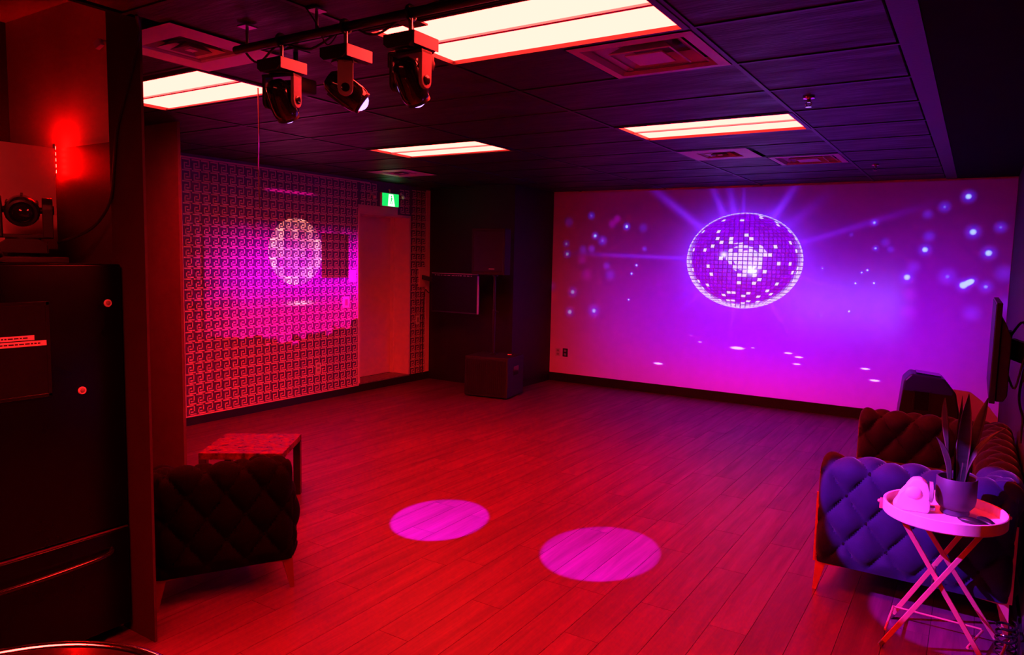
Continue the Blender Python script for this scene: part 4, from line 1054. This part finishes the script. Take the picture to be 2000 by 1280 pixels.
def magnet(y, z, label):
    t = TAG(EMPTY('fridge_magnet', (FX, y, z)), label, 'magnet', 'round magnets on the refrigerator')
    bm = NB(); lathe(bm, [(0, 0), (0.0175, 0.0), (0.0175, 0.004), (0.0145, 0.007), (0.011, 0.006), (0, 0.005)], 24, RY(PI/2)); OBJ('rim', bm, M_WHITEPL, t, True)
    bm = NB(); lathe(bm, [(0.0105, 0.0061), (0.006, 0.010), (0, 0.011)], 16, RY(PI/2)); OBJ('centre', bm, M_GREYPL, t, True)
magnet(1.759, 1.594, 'upper round pale magnet near the refrigerator edge')
magnet(1.635, 1.211, 'lower round pale magnet on the refrigerator door')

# moving head standing on the refrigerator, with its board and cables
bm = NB(); box(bm, (-0.26, -0.24, 0.0), (0.16, 0.17, 0.026), None, 0.004)
o = OBJ('mounting_board', bm, M_DARKWALL, None); o.location = (-3.60, 1.50, FZ); TAG(o, 'flat dark board lying on top of the refrigerator', 'board')
mh = moving_head('moving_head', (-3.60, 1.555, FZ+0.026+0.0145), 1.15, 0.0, 1.75, 'black moving head light standing on the refrigerator', False, True)
mh.scale = (1.2, 1.2, 1.2)
bm = NB(); tube(bm, [(-0.05, -0.34, 0.007), (-0.03, -0.28, 0.007), (0.03, -0.22, 0.02), (0.045, -0.17, 0.045), (0.02, -0.14, 0.03), (-0.03, -0.17, 0.012), (-0.05, -0.10, 0.007)], 0.006)
o = OBJ('extension_lead', bm, M_RUBBER, None, True); o.location = (-3.36, 1.50, FZ); TAG(o, 'looped cord lying on the refrigerator top', 'cable')
bm = NB(); tube(bm, [(-3.60, 1.70, 1.86), (-3.48, 1.79, 1.93), (-3.38, 1.825, 2.05), (-3.345, 1.830, 2.20), (-3.31, 1.832, 2.38), (-3.22, 1.834, 2.55), (-3.165, 1.834, 2.66), (-3.12, 1.834, 2.78), (-3.08, 1.80, 2.829)], 0.007)
o = OBJ('power_cable', bm, M_RUBBER, None, True); TAG(o, 'black cable hanging down the dark wall end to the refrigerator', 'cable')
t = TAG(EMPTY('wall_sensor', (-3.41, 1.838, 2.78)), 'tiny pale sensor clipped to the dark wall end', 'sensor')
bm = NB(); box(bm, (-0.045, -0.022, -0.022), (-0.005, 0.0, 0.012), RZ(0.2) @ RY(-0.5), 0.003); OBJ('body', bm, M_WHITEPL, t)
bm = NB(); rod(bm, (-0.01, -0.01, 0.0), (0.018, 0.001, -0.005), 0.005); OBJ('bracket', bm, M_GREYPL, t)

# cabinet above the refrigerator, gable and LED strip
t = TAG(EMPTY('wall_cabinet', (-3.90, 1.842, 1.83)), 'pale flat wall cabinet above the refrigerator', 'cabinet')
sbox('carcass', (-0.55, -1.0, 0.0), (-0.02, -0.002, 0.501), M_CAB, t)
sbox('door', (-0.019, -0.62, 0.0), (0.0, 0.0, 0.501), M_CAB, t, 0.002)
sbox('door', (-0.019, -1.0, 0.0), (0.0, -0.623, 0.501), M_CAB, t, 0.002)
STRUCT(sbox('trim_3', (-4.45, 1.872, 0.0), (-3.395, 1.897, 2.335), M_GABLE), 'dark side panel between cabinet and wall end')
t = TAG(EMPTY('led_strip', (-3.908, 1.843, 2.205)), 'short glowing led strip on the cabinet edge', 'led strip')
sbox('tape', (-0.012, 0.0, -0.02), (0.008, 0.002, 0.148), M_WHITEPL, t)
for k in range(5):
    bm = NB(); box(bm, (-0.006, 0.002, 0.004+k*0.029), (0.006, 0.006, 0.020+k*0.029), None, 0.001); OBJ('led', bm, M_LED, t)

# ------------------------------------------------------------------ round bar table in the near corner
t = TAG(EMPTY('bar_table', (-1.28, 0.435, 0)), 'round black bar table with a chrome rim, nearest the viewer', 'table')
bm = NB(); lathe(bm, [(0, 1.012), (0.318, 1.012), (0.322, 1.018), (0.322, 1.040), (0, 1.040)], 64); OBJ('table_top', bm, M_BLACKGL, t, True)
bm = NB(); pts = [(0.334*math.cos(2*PI*k/72), 0.334*math.sin(2*PI*k/72), 1.032) for k in range(72)]; tube(bm, pts, 0.014, 12, 1, True); OBJ('chrome_rim', bm, M_CHROME, t, True)
bm = NB(); rod(bm, (0, 0, 0.02), (0, 0, 1.012), 0.035, n=24); OBJ('pedestal', bm, M_CHROME, t, True)
bm = NB(); lathe(bm, [(0, 0), (0.21, 0), (0.21, 0.01), (0.06, 0.03), (0.035, 0.05), (0, 0.05)], 40); OBJ('base', bm, M_CHROME, t, True)
